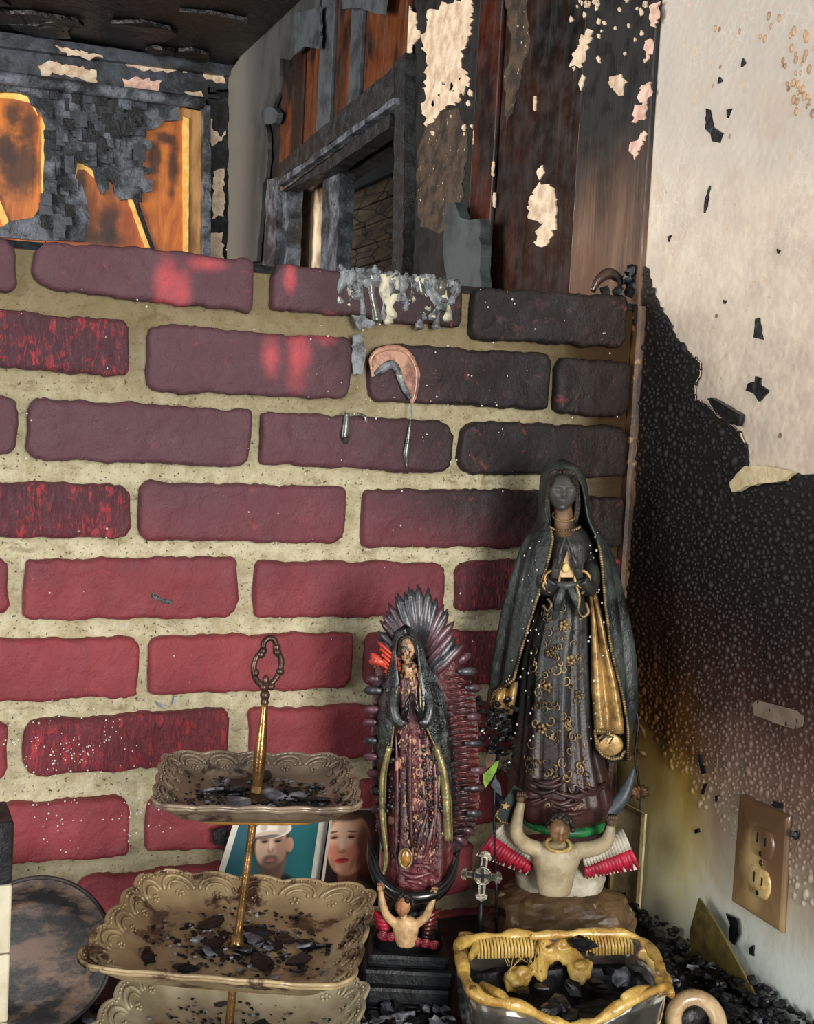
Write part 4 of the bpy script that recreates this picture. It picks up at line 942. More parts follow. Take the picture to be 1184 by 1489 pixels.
for nm, m, n_, x0, x1, y0, y1 in (('robe_bubbles', M_blob, 190, 574, 632, 1060, 1250), ('chest_bubbles', M_blob, 70, 580, 614, 965, 1010), ('plum_bubbles', M_sdress, 160, 570, 640, 1040, 1290)):
    mb = MB()
    for i in range(n_):
        px, py = rd.uniform(x0, x1), rd.uniform(y0, y1); q = rd.uniform(.8, 2.6); d_ = sdep(px, py) if abs(px-np.interp(py, SDn[:, 0], SDn[:, 1])) < np.interp(py, SDn[:, 0], SDn[:, 2]) else 0
        if d_: mb.ell(S(px, py, d_), (q*k2, q*k2*.8, q*k2*rd.uniform(1, 2.2)), 6, 4)
    o = mb.build(nm, m, E2); o['kind'] = 'stuff'
# hanging olive lining folds
for pts, r in (([(566, 1085), (556, 1130), (556, 1190), (562, 1250), (552, 1290), (570, 1310)], 3.4), ([(634, 1085), (646, 1130), (650, 1190), (652, 1222)], 6), ([(640, 1110), (636, 1160), (630, 1195), (645, 1215)], 3)):
    MB().tube(spline([S(x, y, .017) for x, y in pts], 6), r*k2, 8, .5).build('lining_fold', M_sgold, E2)
g = MB().tube([S(590+9*math.sin(q), 1248-14*math.cos(q), .030) for q in [j*2*math.pi/22 for j in range(22)]], 2*k2, 6, closed=True).build('medallion_ring', M_sgold, E2)
MB().ell(S(590, 1248, .028), (8*k2, 4*k2, 13*k2), 14, 10).build('medallion', two('amber_glass', c(176, 116, 40), c(70, 44, 22), 60, .4, .6, .12, coat=1), g)
crescent(S, [(536, 1218, .0), (541, 1250, .012), (556, 1285, .026), (590, 1305, .034), (630, 1302, .030), (655, 1278, .014), (669, 1236, .002)], [1*k2, 10*k2, 12*k2, 12*k2, 12*k2, 11*k2, 1*k2]).build('crescent_moon', M_gloss, E2)
# little angel
mb = MB(); D1 = .030
mb.loft([S.ring(y, cx, hw, hd, 20, None, D1)[::-1] for y, cx, hw, hd in ((1332, 590, 8, 8), (1338, 590, 18, 11), (1350, 590, 19, 12), (1366, 590, 16, 11), (1376, 590, 12, 9))])
mb.tube(spline([S(576, 1344, D1), S(562, 1330, D1+.003), S(556, 1312, D1+.004), S(553, 1294, D1+.002)]), np.interp(np.linspace(0, 1, 19), (0, .5, 1), (7*k2, 6*k2, 4*k2)).tolist(), 10)
mb.tube(spline([S(604, 1344, D1), S(618, 1334, D1+.003), S(626, 1318, D1+.004), S(632, 1300, D1+.002)]), np.interp(np.linspace(0, 1, 19), (0, .5, 1), (7*k2, 6*k2, 4*k2)).tolist(), 10)
mb.tube([S(588, 1342, D1+.003), S(586, 1326, D1+.006)], [5*k2, 5*k2], 10)
remesh(mb.build('angel_body', two('cream_angel_paint', c(214, 176, 128), c(150, 116, 80), 50, .4, .66, .35), E2), .0011, 5)
h = MB().ell(S(586, 1318, D1+.010), (11*k2, 12*k2, 14*k2), 28, 20, head_fn, rot).build('angel_head', two('angel_tan_face', c(206, 150, 108), c(150, 98, 66), 50), E2)
mb = MB()
for i in range(40):
    a, b = rd.uniform(0, 6.28), rd.uniform(.05, 1.0); x, z, yy = math.sin(a)*math.sin(b*1.6), math.cos(b*1.6), -math.cos(a)*math.sin(b*1.6)
    if yy < -.35 and z < .5: continue
    mb.ell(S(587, 1315, D1+.009)+Vector((x*13*k2, yy*12*k2, z*14*k2)), rd.uniform(2.8, 4.2)*k2, 6, 4)
mb.build('curly_hair', M_hair, h)
for sx, n in ((-1, 6), (1, 6)):
    for i in range(n):
        a = (590+sx*22, 1340+i*4); e = (590+sx*(52-i*3), 1322+i*9)
        MB().tube([S(*a, .022), S((a[0]+e[0])/2, (a[1]+e[1])/2, .025), S(*e, .018)], [3*k2, 4.6*k2, 2*k2], 7, .6).build('wing_feather', M_redf if sx < 0 else M_halo, E2)
for cx, cy, tl in ((553, 1291, 1), (632, 1297, -1)):
    mb = MB(); C = S(cx, cy, D1+.003); mb.ell(C, (4.6*k2, 4*k2, 6*k2), 10, 7)
    for j in range(4): b = C+Vector(((j-1.5)*2.2*k2, -1.5*k2, 3.5*k2)); mb.tube([b, b+Vector((0, -2*k2, 4.5*k2*(1-.1*abs(j-1.5)))), b+Vector((0, -4.5*k2, 3*k2))], [1.4*k2, 1.3*k2, .8*k2], 6)
    b = C+Vector((tl*4*k2, -2*k2, 0)); mb.tube([b, b+Vector((tl*1.5*k2, -2*k2, 3*k2)), b+Vector((0, -3.5*k2, 4*k2))], [1.4*k2, 1.2*k2, .8*k2], 6); mb.build('angel_hand', two('angel_hand_paint', c(206, 160, 116), c(150, 108, 76), 50), E2)
# roses and stepped plinth
M_plinth = two('matte_black_plinth', c(14, 15, 17), c(34, 36, 40), 40, .4, .7, .45, 120, .6)
M_rose = two('dark_red_rose', c(136, 36, 50), c(70, 20, 30), 60, .4, .66, .3, coat=.3)
for i in range(7):
    x, y = 556+i*12.5, 1360+i*2.4; C = S(x, y, .030); mb = MB(); pts = []
    for j in range(22): a = j*.75; r = 6.5*(1-j/26)*k2; pts.append(C+Vector((r*math.cos(a), -.0012*j*.12, r*math.sin(a))))
    mb.tube(pts, [1.7*k2]*22, 6); mb.ell(C+Vector((0, .002, 0)), (6.5*k2, 3*k2, 6.5*k2), 10, 6); mb.build('rose', M_rose, E2)
for y0, y1, w_, d_ in ((1372, 1392, 58, 42), (1392, 1418, 66, 46), (1418, 1446, 62, 44), (1446, 1500, 68, 48)):
    a, b = S(594, y0).z, max(0, S(594, y1).z); cx = S(594, (y0+y1)/2).x
    bevel(MB().box((cx-w_*k2, -d_*k2, b), (cx+w_*k2, d_*k2, a)).build('plinth_step', M_plinth, E2, False), .004)
a, b = S(594, 1300).z, S(594, 1372).z; cx = S(594, 1340).x
MB().loft([[(cx+w_*k2*math.cos(q), d_*k2*math.sin(q), z) for q in [j*.3927 for j in range(16)]] for w_, d_, z in ((52, 36, b), (44, 30, b+(a-b)*.4), (34, 24, a))]).build('cloud_block', M_gloss, E2)

# ================================================================== tiered tray stand
def tray_mat(name, ca, cb, burn, cov):
    t = NT(name); col = t.mix(t.mr(t.noise(20, 5), .35, .66), ca, cb)
    col = t.mix(t.mr(t.noise(24, 6, .7), cov, cov+.10), col, burn); return t.out(col, t.mr(t.noise(30), .3, .7, .26, .5), .10, t.bump(t.noise(70, 4), .3, .002), coat=.3)
M_tr = [tray_mat('sooty_bronze_tray', c(146, 128, 106), c(104, 88, 74), c(52, 44, 40), .54), tray_mat('tan_gilt_tray', c(184, 162, 122), c(146, 124, 92), c(74, 52, 40), .52), tray_mat('cream_tray', c(200, 190, 160), c(160, 148, 116), c(60, 50, 42), .6)]
M_trg = two('bright_gilt_foot', c(218, 170, 92), c(180, 128, 60), 30, .4, .66, .3, metal=.4)
M_rod = two('brass_rod', c(178, 138, 88), c(120, 86, 52), 30, .38, .66, .22, metal=.85)
M_ring = two('dark_bronze_handle', c(88, 66, 56), c(52, 38, 34), 40, .4, .66, .3, metal=.6)
cL, cU, cB = Vector((-.509, -.240, 1.0735)), Vector((-.4966, -.235, 1.195)), Vector((-.514, -.243, .992)); cH = PY(386, 1000, -.232)
print('tray centres', cL, cU, cB, cH)
stand = empty('tiered_tray_stand', (cL.x, cL.y, TABLE)); tag(stand, 'three-tier square scalloped tray stand with a brass ring handle', 'tray stand')
O_ = Vector((cL.x, cL.y, TABLE))
def tray(ctr, half, rim, rot, mat, tiltx=0, tilty=0):
    NP = 200; lev = [(0, 0, 0), (.30, 0, 0), (.60, 0, 0), (.70, .05, 0), (.78, .22, 0), (.84, .46, .0), (.90, .70, .3), (.95, .90, .8), (.985, .98, 1), (1.0, 1.0, 1)]
    Rm = Matrix.Rotation(tiltx, 3, 'X') @ Matrix.Rotation(tilty, 3, 'Y') @ Matrix.Rotation(rot, 3, 'Z')
    def pt(a, f, hz, sc):
        ca, sa = math.cos(a), math.sin(a); p = 9; R = (abs(ca)**p+abs(sa)**p)**(-1/p)
        s = (math.tan(((a+math.pi/4) % (math.pi/2))-math.pi/4)+1)/2        # 0..1 along a side
        w_ = abs(math.sin(s*math.pi*5)); r = half*R*f*(1+.035*sc*(w_-.5)); return Rm @ Vector((r*ca, r*sa, rim*(hz+.12*sc*(w_-.6))))
    mb = MB(); rings = [[pt(2*math.pi*j/NP, f, h, s) for j in range(NP)] for f, h, s in lev[1:]]
    C0 = ctr-O_; mb.loft([[C0+p for p in r] for r in rings], True, False, False); k_ = len(mb.v); mb.v.append(tuple(C0))
    for j in range(NP): mb.f.append((k_, (j+1) % NP, j))
    o = mb.build('tray', mat, stand); solid(o, .0034, 1)
    em = MB()
    for side in range(4):
        for i in range(5):
            def at(s, f, h, sc=1):
                a = side*math.pi/2-math.pi/4+(math.atan((s*2-1))+math.pi/4); return C0+pt(a, f, h, sc)+Vector((0, 0, .0010))
            s0 = (i+.5)/5; em.tube([at(s0+.085*math.cos(q), .86+.08*math.sin(q), .54+.34*math.sin(q), .5) for q in [math.pi*j/8 for j in range(9)]], .0016, 5)
            em.tube([at(s0+.055*math.cos(q), .85+.05*math.sin(q), .50+.22*math.sin(q), .3) for q in [math.pi*j/6 for j in range(7)]], .0011, 5)
            for q in range(5): em.ell(at(s0+.02*math.cos(q*1.257), .82+.018*math.sin(q*1.257), .38+.07*math.sin(q*1.257), .0), .0016, 6, 4)
            for q in range(6): s = s0-.085+.034*q; em.ell(at(s, .965, .93, 1), .0011, 5, 3)
    e = em.build('embossed_border', mat, o); e['kind'] = 'stuff'
    em = MB(); em.tube([C0+pt(2*math.pi*j/NP, 1.0, 1.0, 1) for j in range(0, NP)], .0017, 6, closed=True); em.build('rim_bead', mat, o)
    fr_ = [[C0+Rm @ Vector((half*f*math.copysign(abs(math.cos(a))**.4, math.cos(a)), half*f*math.copysign(abs(math.sin(a))**.4, math.sin(a)), z)) for a in [2*math.pi*j/48 for j in range(48)]] for f, z in ((.66, -.002), (.64, -.0065), (.58, -.0065), (.56, -.002))]
    em = MB().loft(fr_); em.build('foot', M_trg, o)
    return C0, Rm, rim
tinfo = [tray(cU, .079, .016, -.27, M_tr[0], 0, 0), tray(cL, .1045, .0205, -.465, M_tr[1], .0, .0), tray(cB, .104, .022, -.50, M_tr[2], 0, 0)]
mb = MB()
b0 = cB-O_
P = [b0, cL-O_, cU-O_, cH-O_+Vector((0, 0, -.012))]
def rod(a, b, rr): n = 14; return MB().tube([a.lerp(b, j/n) for j in range(n+1)], [rr(j/n) for j in range(n+1)], 12)
rod(P[0], P[1], lambda u: .0036).build('rod', M_rod, stand); rod(P[1], P[2], lambda u: .0034 if u > .12 else .0046-.01*abs(u-.06)).build('rod', M_rod, stand)
rod(P[2], P[3], lambda u: .0030+.0022*math.sin(math.pi*min(1, u*1.15))).build('rod', M_rod, stand)
for q in (P[1], P[2]): MB().loft([[q+Vector((r*math.cos(a), r*math.sin(a), z)) for a in [j*.524 for j in range(12)]] for r, z in ((.0075, -.001), (.0075, .0015), (.005, .005), (.004, .010))]).build('rod_nut', M_rod, stand)
hb = P[3]; mb = MB(); 
for z, r in ((0, .0034), (.006, .0042), (.013, .0034), (.018, .0028)): mb.ell(hb+Vector((.0006*z, 0, z)), (r, r, .0045), 10, 7)
hr = mb.build('handle_neck', M_ring, stand)
HR = [(384, 1000), (372, 987), (369, 970), (374, 955), (382, 946), (384, 934), (391, 928), (399, 930), (402, 941), (401, 948), (408, 955), (409, 968), (403, 984), (393, 995)]
hp_ = spline([PY(x, y, -.232)-O_ for x, y in HR+HR[:1]], 4)[:-1]
MB().tube(hp_, .0026, 8, closed=True).build('ring_handle', M_ring, stand)
mb = MB()
for x, y in ((382, 946), (379, 951), (402, 941), (403, 948), (383, 999), (394, 998), (371, 978), (407, 976)): mb.ell(PY(x, y, -.232)-O_+Vector((0, -.001, 0)), .0036, 8, 6)
mb.build('handle_beads', M_ring, stand)
# burnt flakes lying in the trays
rd = random.Random(77)
for (C0, Rm, rim), nf, half, nm in ((tinfo[0], 62, .079, 'upper'), (tinfo[1], 84, .104, 'middle'), (tinfo[2], 40, .104, 'lowest')):
    for i in range(nf):
        u, v = max(-.66, min(.66, rd.gauss(.08, .34)))*half, max(-.66, min(.66, rd.gauss(0, .34)))*half
        if abs(u) < .012 and abs(v) < .012: continue
        s = rd.choice((.003, .004, .005, .006, .008, .011, .015)); p = O_+C0+Rm @ Vector((u, v, .0008+s*.12)); flake(p, s, f'lying in the {nm} tray of the tiered stand', f'burnt flakes in the {nm} tray', .22, rd=rd, kind=rd.choice((0, 1, 8, 9, 10, 11, 12, 13)))

for (C0, Rm, rim), half, nm in ((tinfo[0], .079, 'upper'), (tinfo[1], .104, 'middle'), (tinfo[2], .104, 'lowest')):
    for cm, nn, mt in (('black', 260, M_coal), ('grey', 120, M_coalg)):
        mb = MB()
        for i in range(nn):
            u, v, q = max(-.72, min(.72, rd.gauss(.05, .38)))*half, max(-.72, min(.72, rd.gauss(0, .36)))*half, rd.uniform(.0008, .0028); lift = max(0, (max(abs(u), abs(v))/half-.66))*.16*rim/.02
            mb.rock(C0+Rm @ Vector((u, v, .0006+q*.3+lift*.1)), (q, q*.8, q*.4), i)
        o = mb.build('ash_crumbs', mt, stand, False); o['kind'] = 'stuff'; o['label'] = f'fine {cm} ash crumbs lying loose in the {nm} tray'  # loose crumbs, parented to the stand as if part of it
# ================================================================== melted container
zr = TABLE+.068
bl, brr, fl, fr2 = PZ(655, 1364, zr), PZ(932, 1357, zr), PZ(690, 1452, zr), PZ(985, 1436, zr)
bc = (bl+brr+fl+fr2)/4; bowl = empty('melted_container', (bc.x, bc.y, TABLE)); tag(bowl, 'clear square container with a melted yellow rim, full of char', 'container'); B0 = Vector((bc.x, bc.y, TABLE))
def quad(u, v, z, s=1.0):
    p = (bl*(1-u)+brr*u)*(1-v)+(fl*(1-u)+fr2*u)*v; p = bc+(p-bc)*s; return Vector((p.x-B0.x, p.y-B0.y, z))
def perim(n, s, zf):
    o = []
    for j in range(n):
        a = 2*math.pi*j/n; ca, sa = math.cos(a), math.sin(a); p = 5; R = (abs(ca)**p+abs(sa)**p)**(-1/p); u, v = .5+.5*R*ca, .5+.5*R*sa; q = quad(u, v, 0, s); q.z = zf(u, v, j); o.append(q)
    return o
def rimz(u, v, j=0):
    z = .068+.003*noise.noise((u*6, v*6, 1))
    if v > .55: z -= .026*math.exp(-((u-.50)/.24)**2)*min(1, (v-.55)/.35)+.004
    return z
t = NT('smoky_clear_plastic'); M_clear = t.out(t.mix(t.mr(t.noise(30), .4, .7), c(190, 184, 170), c(120, 114, 102)), t.mr(t.noise(40), .3, .7, .05, .3), 0, t.bump(t.noise(30, 3), .25, .004), trans=.93, ior=1.45)
M_yel = two('melted_yellow_wax', c(212, 178, 96), c(160, 118, 52), 40, .36, .66, .25, 60, .9, coat=.5, cc=c(92, 62, 24), csc=44, clo=.62, chi=.7, bd=.004)
n = 96; outer = [perim(n, .86, lambda u, v, j: 0.0), perim(n, .90, lambda u, v, j: .003), perim(n, .955, lambda u, v, j: .02), perim(n, .99, lambda u, v, j: rimz(u, v)*.75), perim(n, 1.0, rimz)]
inner = [perim(n, .97, lambda u, v, j: rimz(u, v)), perim(n, .95, lambda u, v, j: rimz(u, v)*.7), perim(n, .91, lambda u, v, j: .02), perim(n, .85, lambda u, v, j: .004)]
MB().loft([r for r in outer+inner]).build('clear_wall', M_clear, bowl)
rp = perim(n, .99, lambda u, v, j: rimz(u, v)+.001)
MB().tube(rp, [.0046+.0042*noise.noise((p.x*55, p.y*55, 2))+.0014*noise.noise((p.x*160, p.y*160, 5)) for p in rp], 10, closed=True).build('melted_rim', M_yel, bowl)
for u0, u1 in ((.12, .42), (.68, .94)):
    mb = MB()
    for i in range(int((u1-u0)*58)):
        u = u0+i/58; a = quad(u, .02, .068); mb.tube([a+Vector((0, .001, .001)), a+Vector((0, -.006, .001)), a+Vector((0, -.010, -.006)), a+Vector((0, -.011, -.014))], .0013, 6)
    mb.build('ribbed_inner_rim', M_yel, bowl)
sheet = [(772, 1360), (836, 1362), (840, 1380), (850, 1392), (864, 1398), (860, 1414), (846, 1426), (832, 1424), (827, 1410), (825, 1398), (812, 1389), (800, 1396), (797, 1414), (788, 1422), (777, 1410), (768, 1426), (756, 1438), (736, 1434), (733, 1414), (750, 1402), (770, 1402), (783, 1388)]
sp_ = [PZ(x, y, TABLE+.066-.030*(y-1360)/70.)-B0 for x, y in jag(sheet, 1.5, 6, 5)]
mb = MB().slab(sp_, (0, 0, -.006))
for x, y in ((745, 1420), (760, 1412), (792, 1372), (820, 1372), (845, 1404), (800, 1380), (752, 1428)): mb.ell(PZ(x, y, TABLE+.066-.030*(y-1360)/70.)-B0, (.008, .006, .005), 10, 7)
remesh(mb.build('melted_sheet', M_yel, bowl), .0011, 5)
for pts in ([(668, 1360), (686, 1366), (692, 1378), (684, 1392)], [(700, 1432), (716, 1444), (730, 1452), (742, 1462)], [(955, 1424), (968, 1434), (978, 1446)], [(905, 1452), (925, 1446), (945, 1438)]):
    sp = spline([PZ(x, y, TABLE+.062)-B0 for x, y in pts], 5); MB().tube(sp, [.003+.004*math.sin(math.pi*(j_+.5)/len(sp)) for j_ in range(len(sp))], 9, .7).build('melted_lump', M_yel, bowl)
mb = MB(); rd = random.Random(4)
for i in range(16): a = PZ(rd.uniform(715, 790), 1366, TABLE+.066)-B0; b = PZ(rd.uniform(735, 800), rd.uniform(1395, 1420), TABLE+.046)-B0; mb.tube([a, a.lerp(b, .5)+Vector((0, 0, -.003)), b], .00035, 4)
mb.build('plastic_threads', M_yel, bowl)
t = MB().loft([perim(48, .84, lambda u, v, j: .005), perim(48, .90, lambda u, v, j: .020), perim(48, .93, lambda u, v, j: rimz(u, v)*(.62+.2*noise.noise((u*9, v*9, 3)))), perim(48, .90, lambda u, v, j: rimz(u, v)*.55), perim(48, .80, lambda u, v, j: .024+.006*noise.noise((u*5, v*5, 3))), perim(48, .5, lambda u, v, j: .024+.010*noise.noise((u*7, v*7, 8))), perim(48, .1, lambda u, v, j: .026)]); t.build('charred_contents', M_coal, bowl)
MB().ell(PZ(715, 1400, TABLE+.035)-B0, (.017, .012, .010), 18, 12).build('milky_bead', two('milky_glass', c(196, 200, 200), c(120, 124, 126), 14, .4, .66, .12, coat=1), bowl)
rd = random.Random(31)
for x, y, s, z in ((848, 1372, .014, .064), (852, 1382, .012, .056), (842, 1366, .010, .066), (812, 1462, .015, .048), (800, 1470, .012, .05), (826, 1474, .012, .046), (880, 1410, .012, .036), (905, 1420, .014, .034), (870, 1430, .012, .034), (930, 1405, .012, .04), (835, 1440, .014, .034), (790, 1436, .010, .034), (895, 1395, .010, .042), (760, 1440, .010, .034)):
    flake(PZ(x, y, TABLE+z), s, 'inside the melted yellow-rimmed container', 'char chunks in the melted container', .1, kind=rd.randrange(8), rd=rd)

# ================================================================== outlet
op = [PX(1084, 1153), PX(1156, 1186), PX(1146, 1357), PX(1072, 1310)]
oc = sum(op, Vector())/4; out_ = empty('wall_outlet', (-.0025, oc.y, oc.z)); tag(out_, 'heat-browned double wall outlet with a brown cover plate', 'outlet'); Oo = Vector((-.0025, oc.y, oc.z))
t = NT('scorched_ivory_plate'); col = t.mix(t.mr(t.ma('ADD', t.z, t.ma('MULTIPLY', t.noise(30), .05)), oc.z-.06, oc.z+.06), c(150, 122, 82), c(96, 70, 48)); col = t.mix(t.blob(PX(1106, 1260), (0, .022, .05), .9), col, c(196, 166, 112)); M_plate = t.out(col, .3, 0, t.bump(t.noise(50), .15, .002), coat=.4)
mb = MB(); q = [p-Vector((0, oc.y, oc.z)) for p in op]; ctr = sum(q, Vector())/4
R = []
for s, x in ((1.0, 0), (1.0, -.002), (.975, -.0045), (.93, -.006), (.0, -.006)):
    r = []
    for i in range(4):
        for u in (0, .06, .5, .94): p = q[i].lerp(q[(i+1) % 4], u); p = ctr+(p-ctr)*s; r.append(Vector((x, p.y, p.z)))
    R.append(r)
mb.loft(R, True, True, False); bevel(mb.build('cover_plate', M_plate, out_, True), .001)
M_recp = two('yellowed_receptacle', c(206, 178, 122), c(150, 112, 66), 40, .4, .66, .3, coat=.3)
for px, py, m in ((1110, 1226, M_plate), (1105, 1283, M_recp)):
    C = PX(px, py, -.0085)-Oo; ring = []
    for j in range(24): a = 2*math.pi*j/24; ring.append((.0165*math.cos(a), max(-.0125, min(.0125, .0165*math.sin(a)))*1.1))
    rc = MB().loft([[C+Vector((x, y*s, z*s)) for y, z in ring] for x, s in ((.003, 1), (-.0012, 1), (-.0022, .92))]).build('receptacle', m, out_)
    for sy, h_ in ((-1, .008), (1, .0095)): MB().box(tuple(C+Vector((-.0027, sy*.0058-.001, -.001))), tuple(C+Vector((-.002, sy*.0058+.001, -.001+h_)))).build('slot', M_black, rc, False)
    MB().ell(C+Vector((-.0022, 0, -.010)), (.0008, .0026, .0026), 10, 6).build('ground_hole', M_black, rc)
MB().ell(PX(1107, 1255, -.0085)-Oo, (.0012, .003, .003), 10, 6).build('screw', M_ring, out_)
MB().rock(PX(1130, 1170, -.009)-Oo, (.004, .006, .003), 3).build('soot_crust', M_coal, out_, False); MB().rock(PX(1158, 1215, -.006)-Oo, (.003, .004, .005), 4).build('soot_crust', M_coal, out_, False)

# tape on the wall
tp = jag([(1096, 1024), (1102, 1018), (1118, 1022), (1160, 1033), (1170, 1042), (1168, 1056), (1155, 1060), (1120, 1048), (1098, 1040)], .6, 5, 3)
o = MB().slab([PX(a, b, -.003) for a, b in tp], (-.0012, 0, 0)).build('adhesive_strip', two('brown_grey_tape', c(136, 118, 102), c(116, 98, 84), 30), None, False); tag(o, 'short beige adhesive strip stuck on the blistered wall', 'tape')

# flakes stuck to plaster and brick
def stuck(q, X, label, group, cat='flake', Y=None, m=M_coal, th=.0022):
    pts = jag(q, .8, 5, int(q[0][0]))
    o = MB().slab([PX(a, b, X) if Y is None else PY(a, b, Y) for a, b in pts], (-th, 0, 0) if Y is None else (0, -th, 0)).build('soot_flake', m, None, False); return tag(o, label, cat, group)
for i, q in enumerate(([(1029, 158), (1034, 160), (1039, 185), (1053, 194), (1048, 208), (1038, 206), (1036, 196), (1028, 188)], [(1034, 270), (1030, 300), (1026, 310), (1028, 288)], [(1101, 464), (1106, 462), (1111, 494), (1098, 491)], [(1101, 547), (1108, 549), (1108, 560), (1120, 568), (1106, 584), (1099, 573), (1087, 568), (1090, 558), (1100, 555)], [(1082, 85), (1086, 92), (1080, 98)], [(1059, 160), (1066, 158), (1060, 172)], [(973, 344), (978, 342), (974, 352)], [(1048, 112), (1052, 118), (1046, 122)], [(1054, 436), (1058, 437), (1055, 442)], [(1132, 362), (1136, 364), (1133, 369)])):
    stuck(q, 0, ('ragged two-part black flake, largest and highest on the pale plaster', 'thin upright black splinter on the pale plaster', 'wedge-shaped black flake on the pale plaster', 'four-lobed black flake on the pale plaster above the torn edge')[i] if i < 4 else 'tiny black soot speck stuck to the bare pale plaster', 'soot flakes on the pale plaster')
stuck([(1035, 580), (1042, 579), (1083, 603), (1080, 620), (1066, 616), (1046, 598)], -.002, 'large curled black flake at the torn edge of the pale plaster', None, th=.006)
for q in ([(1017, 1098), (1021, 1097), (1028, 1124), (1023, 1126)], [(1026, 1140), (1030, 1139), (1024, 1155), (1021, 1154)], [(1012, 1207), (1018, 1204), (1019, 1210), (1013, 1212)], [(1042, 1158), (1047, 1156), (1043, 1166)], [(1092, 1378), (1098, 1374), (1098, 1390), (1092, 1386)]):
    stuck(q, -.0022, 'small black soot flake stuck to the yellowed wall beside the outlet', 'soot flakes beside the outlet')
stuck([(214, 861), (220, 860), (236, 870), (250, 873), (249, 879), (238, 877), (222, 870)], 0, 'curved black sliver stuck to a red brick', None, Y=-.008)
stuck([(226, 1019), (240, 1026), (242, 1031), (230, 1026)], 0, 'grey ash sliver stuck to the mortar above the tray handle', 'ash slivers on the mortar', Y=-.002, m=M_coalg); stuck([(253, 1012), (257, 1012), (254, 1024), (250, 1023)], 0, 'grey ash sliver stuck to the mortar above the tray handle', 'ash slivers on the mortar', Y=-.002, m=M_coalg)
# ash dust on the bricks: one scatter nobody could count
mb = MB(); rd = random.Random(55)
for i in range(520):
    z_ = i % 5
    if z_ < 2: a, b = rd.gauss(110, 50), rd.gauss(1085, 28)
    elif z_ == 2: a, b = rd.uniform(0, 250), rd.gauss(1180, 35)
    elif z_ == 3: a, b = rd.uniform(0, 700), rd.uniform(360, 1000)
    else: a, b = rd.uniform(420, 900), rd.uniform(420, 720)
    if not (-5 < a < 905 and 360 < b < 1250): continue
    p = PY(a, b, -.0082); s = rd.uniform(.0004, .0012); mb.ell(p, (s, s*.8, s), 5, 3)
o = mb.build('ash_specks', M_speckm); o['kind'] = 'stuff'; o['label'] = 'white ash specks scattered over the brick wall'; o['category'] = 'ash'

# ================================================================== melted drips on the brick wall
M_drip = two('grey_melted_plastic', c(120, 124, 126), c(54, 56, 60), 70, .4, .64, .42, 120, 1.0, coat=.15, cc=c(196, 190, 160), csc=60, clo=.6, chi=.68)
M_dripd = two('dark_glassy_drip', c(84, 82, 76), c(36, 32, 30), 60, .4, .66, .15, 90, .5, coat=.8)
M_dripw = two('cream_melted_plastic', c(196, 190, 160), c(120, 118, 110), 60, .4, .66, .45, 90, 1.0, coat=.1)
M_dripp = two('pink_melted_plastic', c(176, 130, 104), c(112, 70, 58), 50, .4, .66, .25, 90, .5, coat=.5)
def drip(pts, rads, mb, Y=-.009, flat=.6):
    sp = spline([PY(a, b, Y) for a, b in pts], 5); k0 = len(mb.v); mb.tube(sp, np.interp(np.linspace(0, 1, len(sp)), np.linspace(0, 1, len(rads)), np.array(rads)*.00066).tolist(), 8, 1)
    for j_ in range(k0, len(mb.v)): v_ = mb.v[j_]; mb.v[j_] = (v_[0], Y+(v_[1]-Y)*flat, v_[2])
e = empty('melted_plastic', PY(590, 400, -.01)); tag(e, 'grey melted plastic dripping over the top course of bricks', 'melted plastic'); E0 = e.location.copy()
def loc(mb, o0): mb.v = [tuple(Vector(v)-o0) for v in mb.v]; return mb
mb = MB(); rd = random.Random(6)
for i, (a, b) in enumerate(((495, 450), (507, 455), (518, 450), (548, 478), (558, 480), (570, 476), (583, 482), (596, 476), (610, 484), (622, 478), (634, 484), (645, 478), (540, 440), (600, 450), (655, 465), (575, 440), (528, 470), (565, 474), (590, 480), (616, 472), (628, 482), (650, 470), (640, 460))):
    m2 = MB(); a0 = a+rd.uniform(-9, 9); y0 = 392+(a-495)*.10; b = y0+(b-y0)*rd.uniform(.45, 1); w_ = rd.uniform(1.0, 2.3); drip([(a0, y0), (a0+rd.uniform(-5, 5), y0+(b-y0)*.35), (a+rd.uniform(-4, 4), y0+(b-y0)*.7), (a, b-4), (a, b)], [5*w_, rd.uniform(2, 7)*w_, rd.uniform(1.5, 4)*w_, 5*w_, 2*w_], m2, rd.uniform(-.0085, -.0065))
    loc(m2, E0).build('drip', (M_drip, M_dripw, M_drip, M_dripd)[i % 4], e)
mb = MB()
for i in range(70):
    a = rd.uniform(490, 660); b = 388+(a-490)*.11+rd.expovariate(.09); s = rd.uniform(.0015, .005)
    if b > 470: continue
    mb.rock(PY(a, b, -.0085), (s, s*.7, s), i)
for i in range(12): s = rd.uniform(.004, .008); mb.rock(PY(rd.uniform(520, 560), rd.uniform(392, 410), -.006), (s, s, s), 200+i)
loc(mb, E0).build('crust', M_drip, e, False)['kind'] = 'stuff'
mb = MB(); mb.slab([PY(a, b, -.006) for a, b in jag([(512, 488), (528, 484), (530, 520), (524, 545), (512, 545), (510, 520)], 1.5, 5, 3)], (0, -.003, 0)); mb.slab([PY(a, b, -.008) for a, b in jag([(510, 458), (530, 460), (545, 470), (535, 478), (520, 480)], 1.5, 5, 3)], (0, -.003, 0)); loc(mb, E0).build('flat_lump', M_drip, e, False)
e = empty('plastic_hook', PY(575, 520, -.01)); tag(e, 'hook-shaped pink and grey melted plastic with a long thin drip on a brick', 'melted plastic'); E0 = e.location.copy()
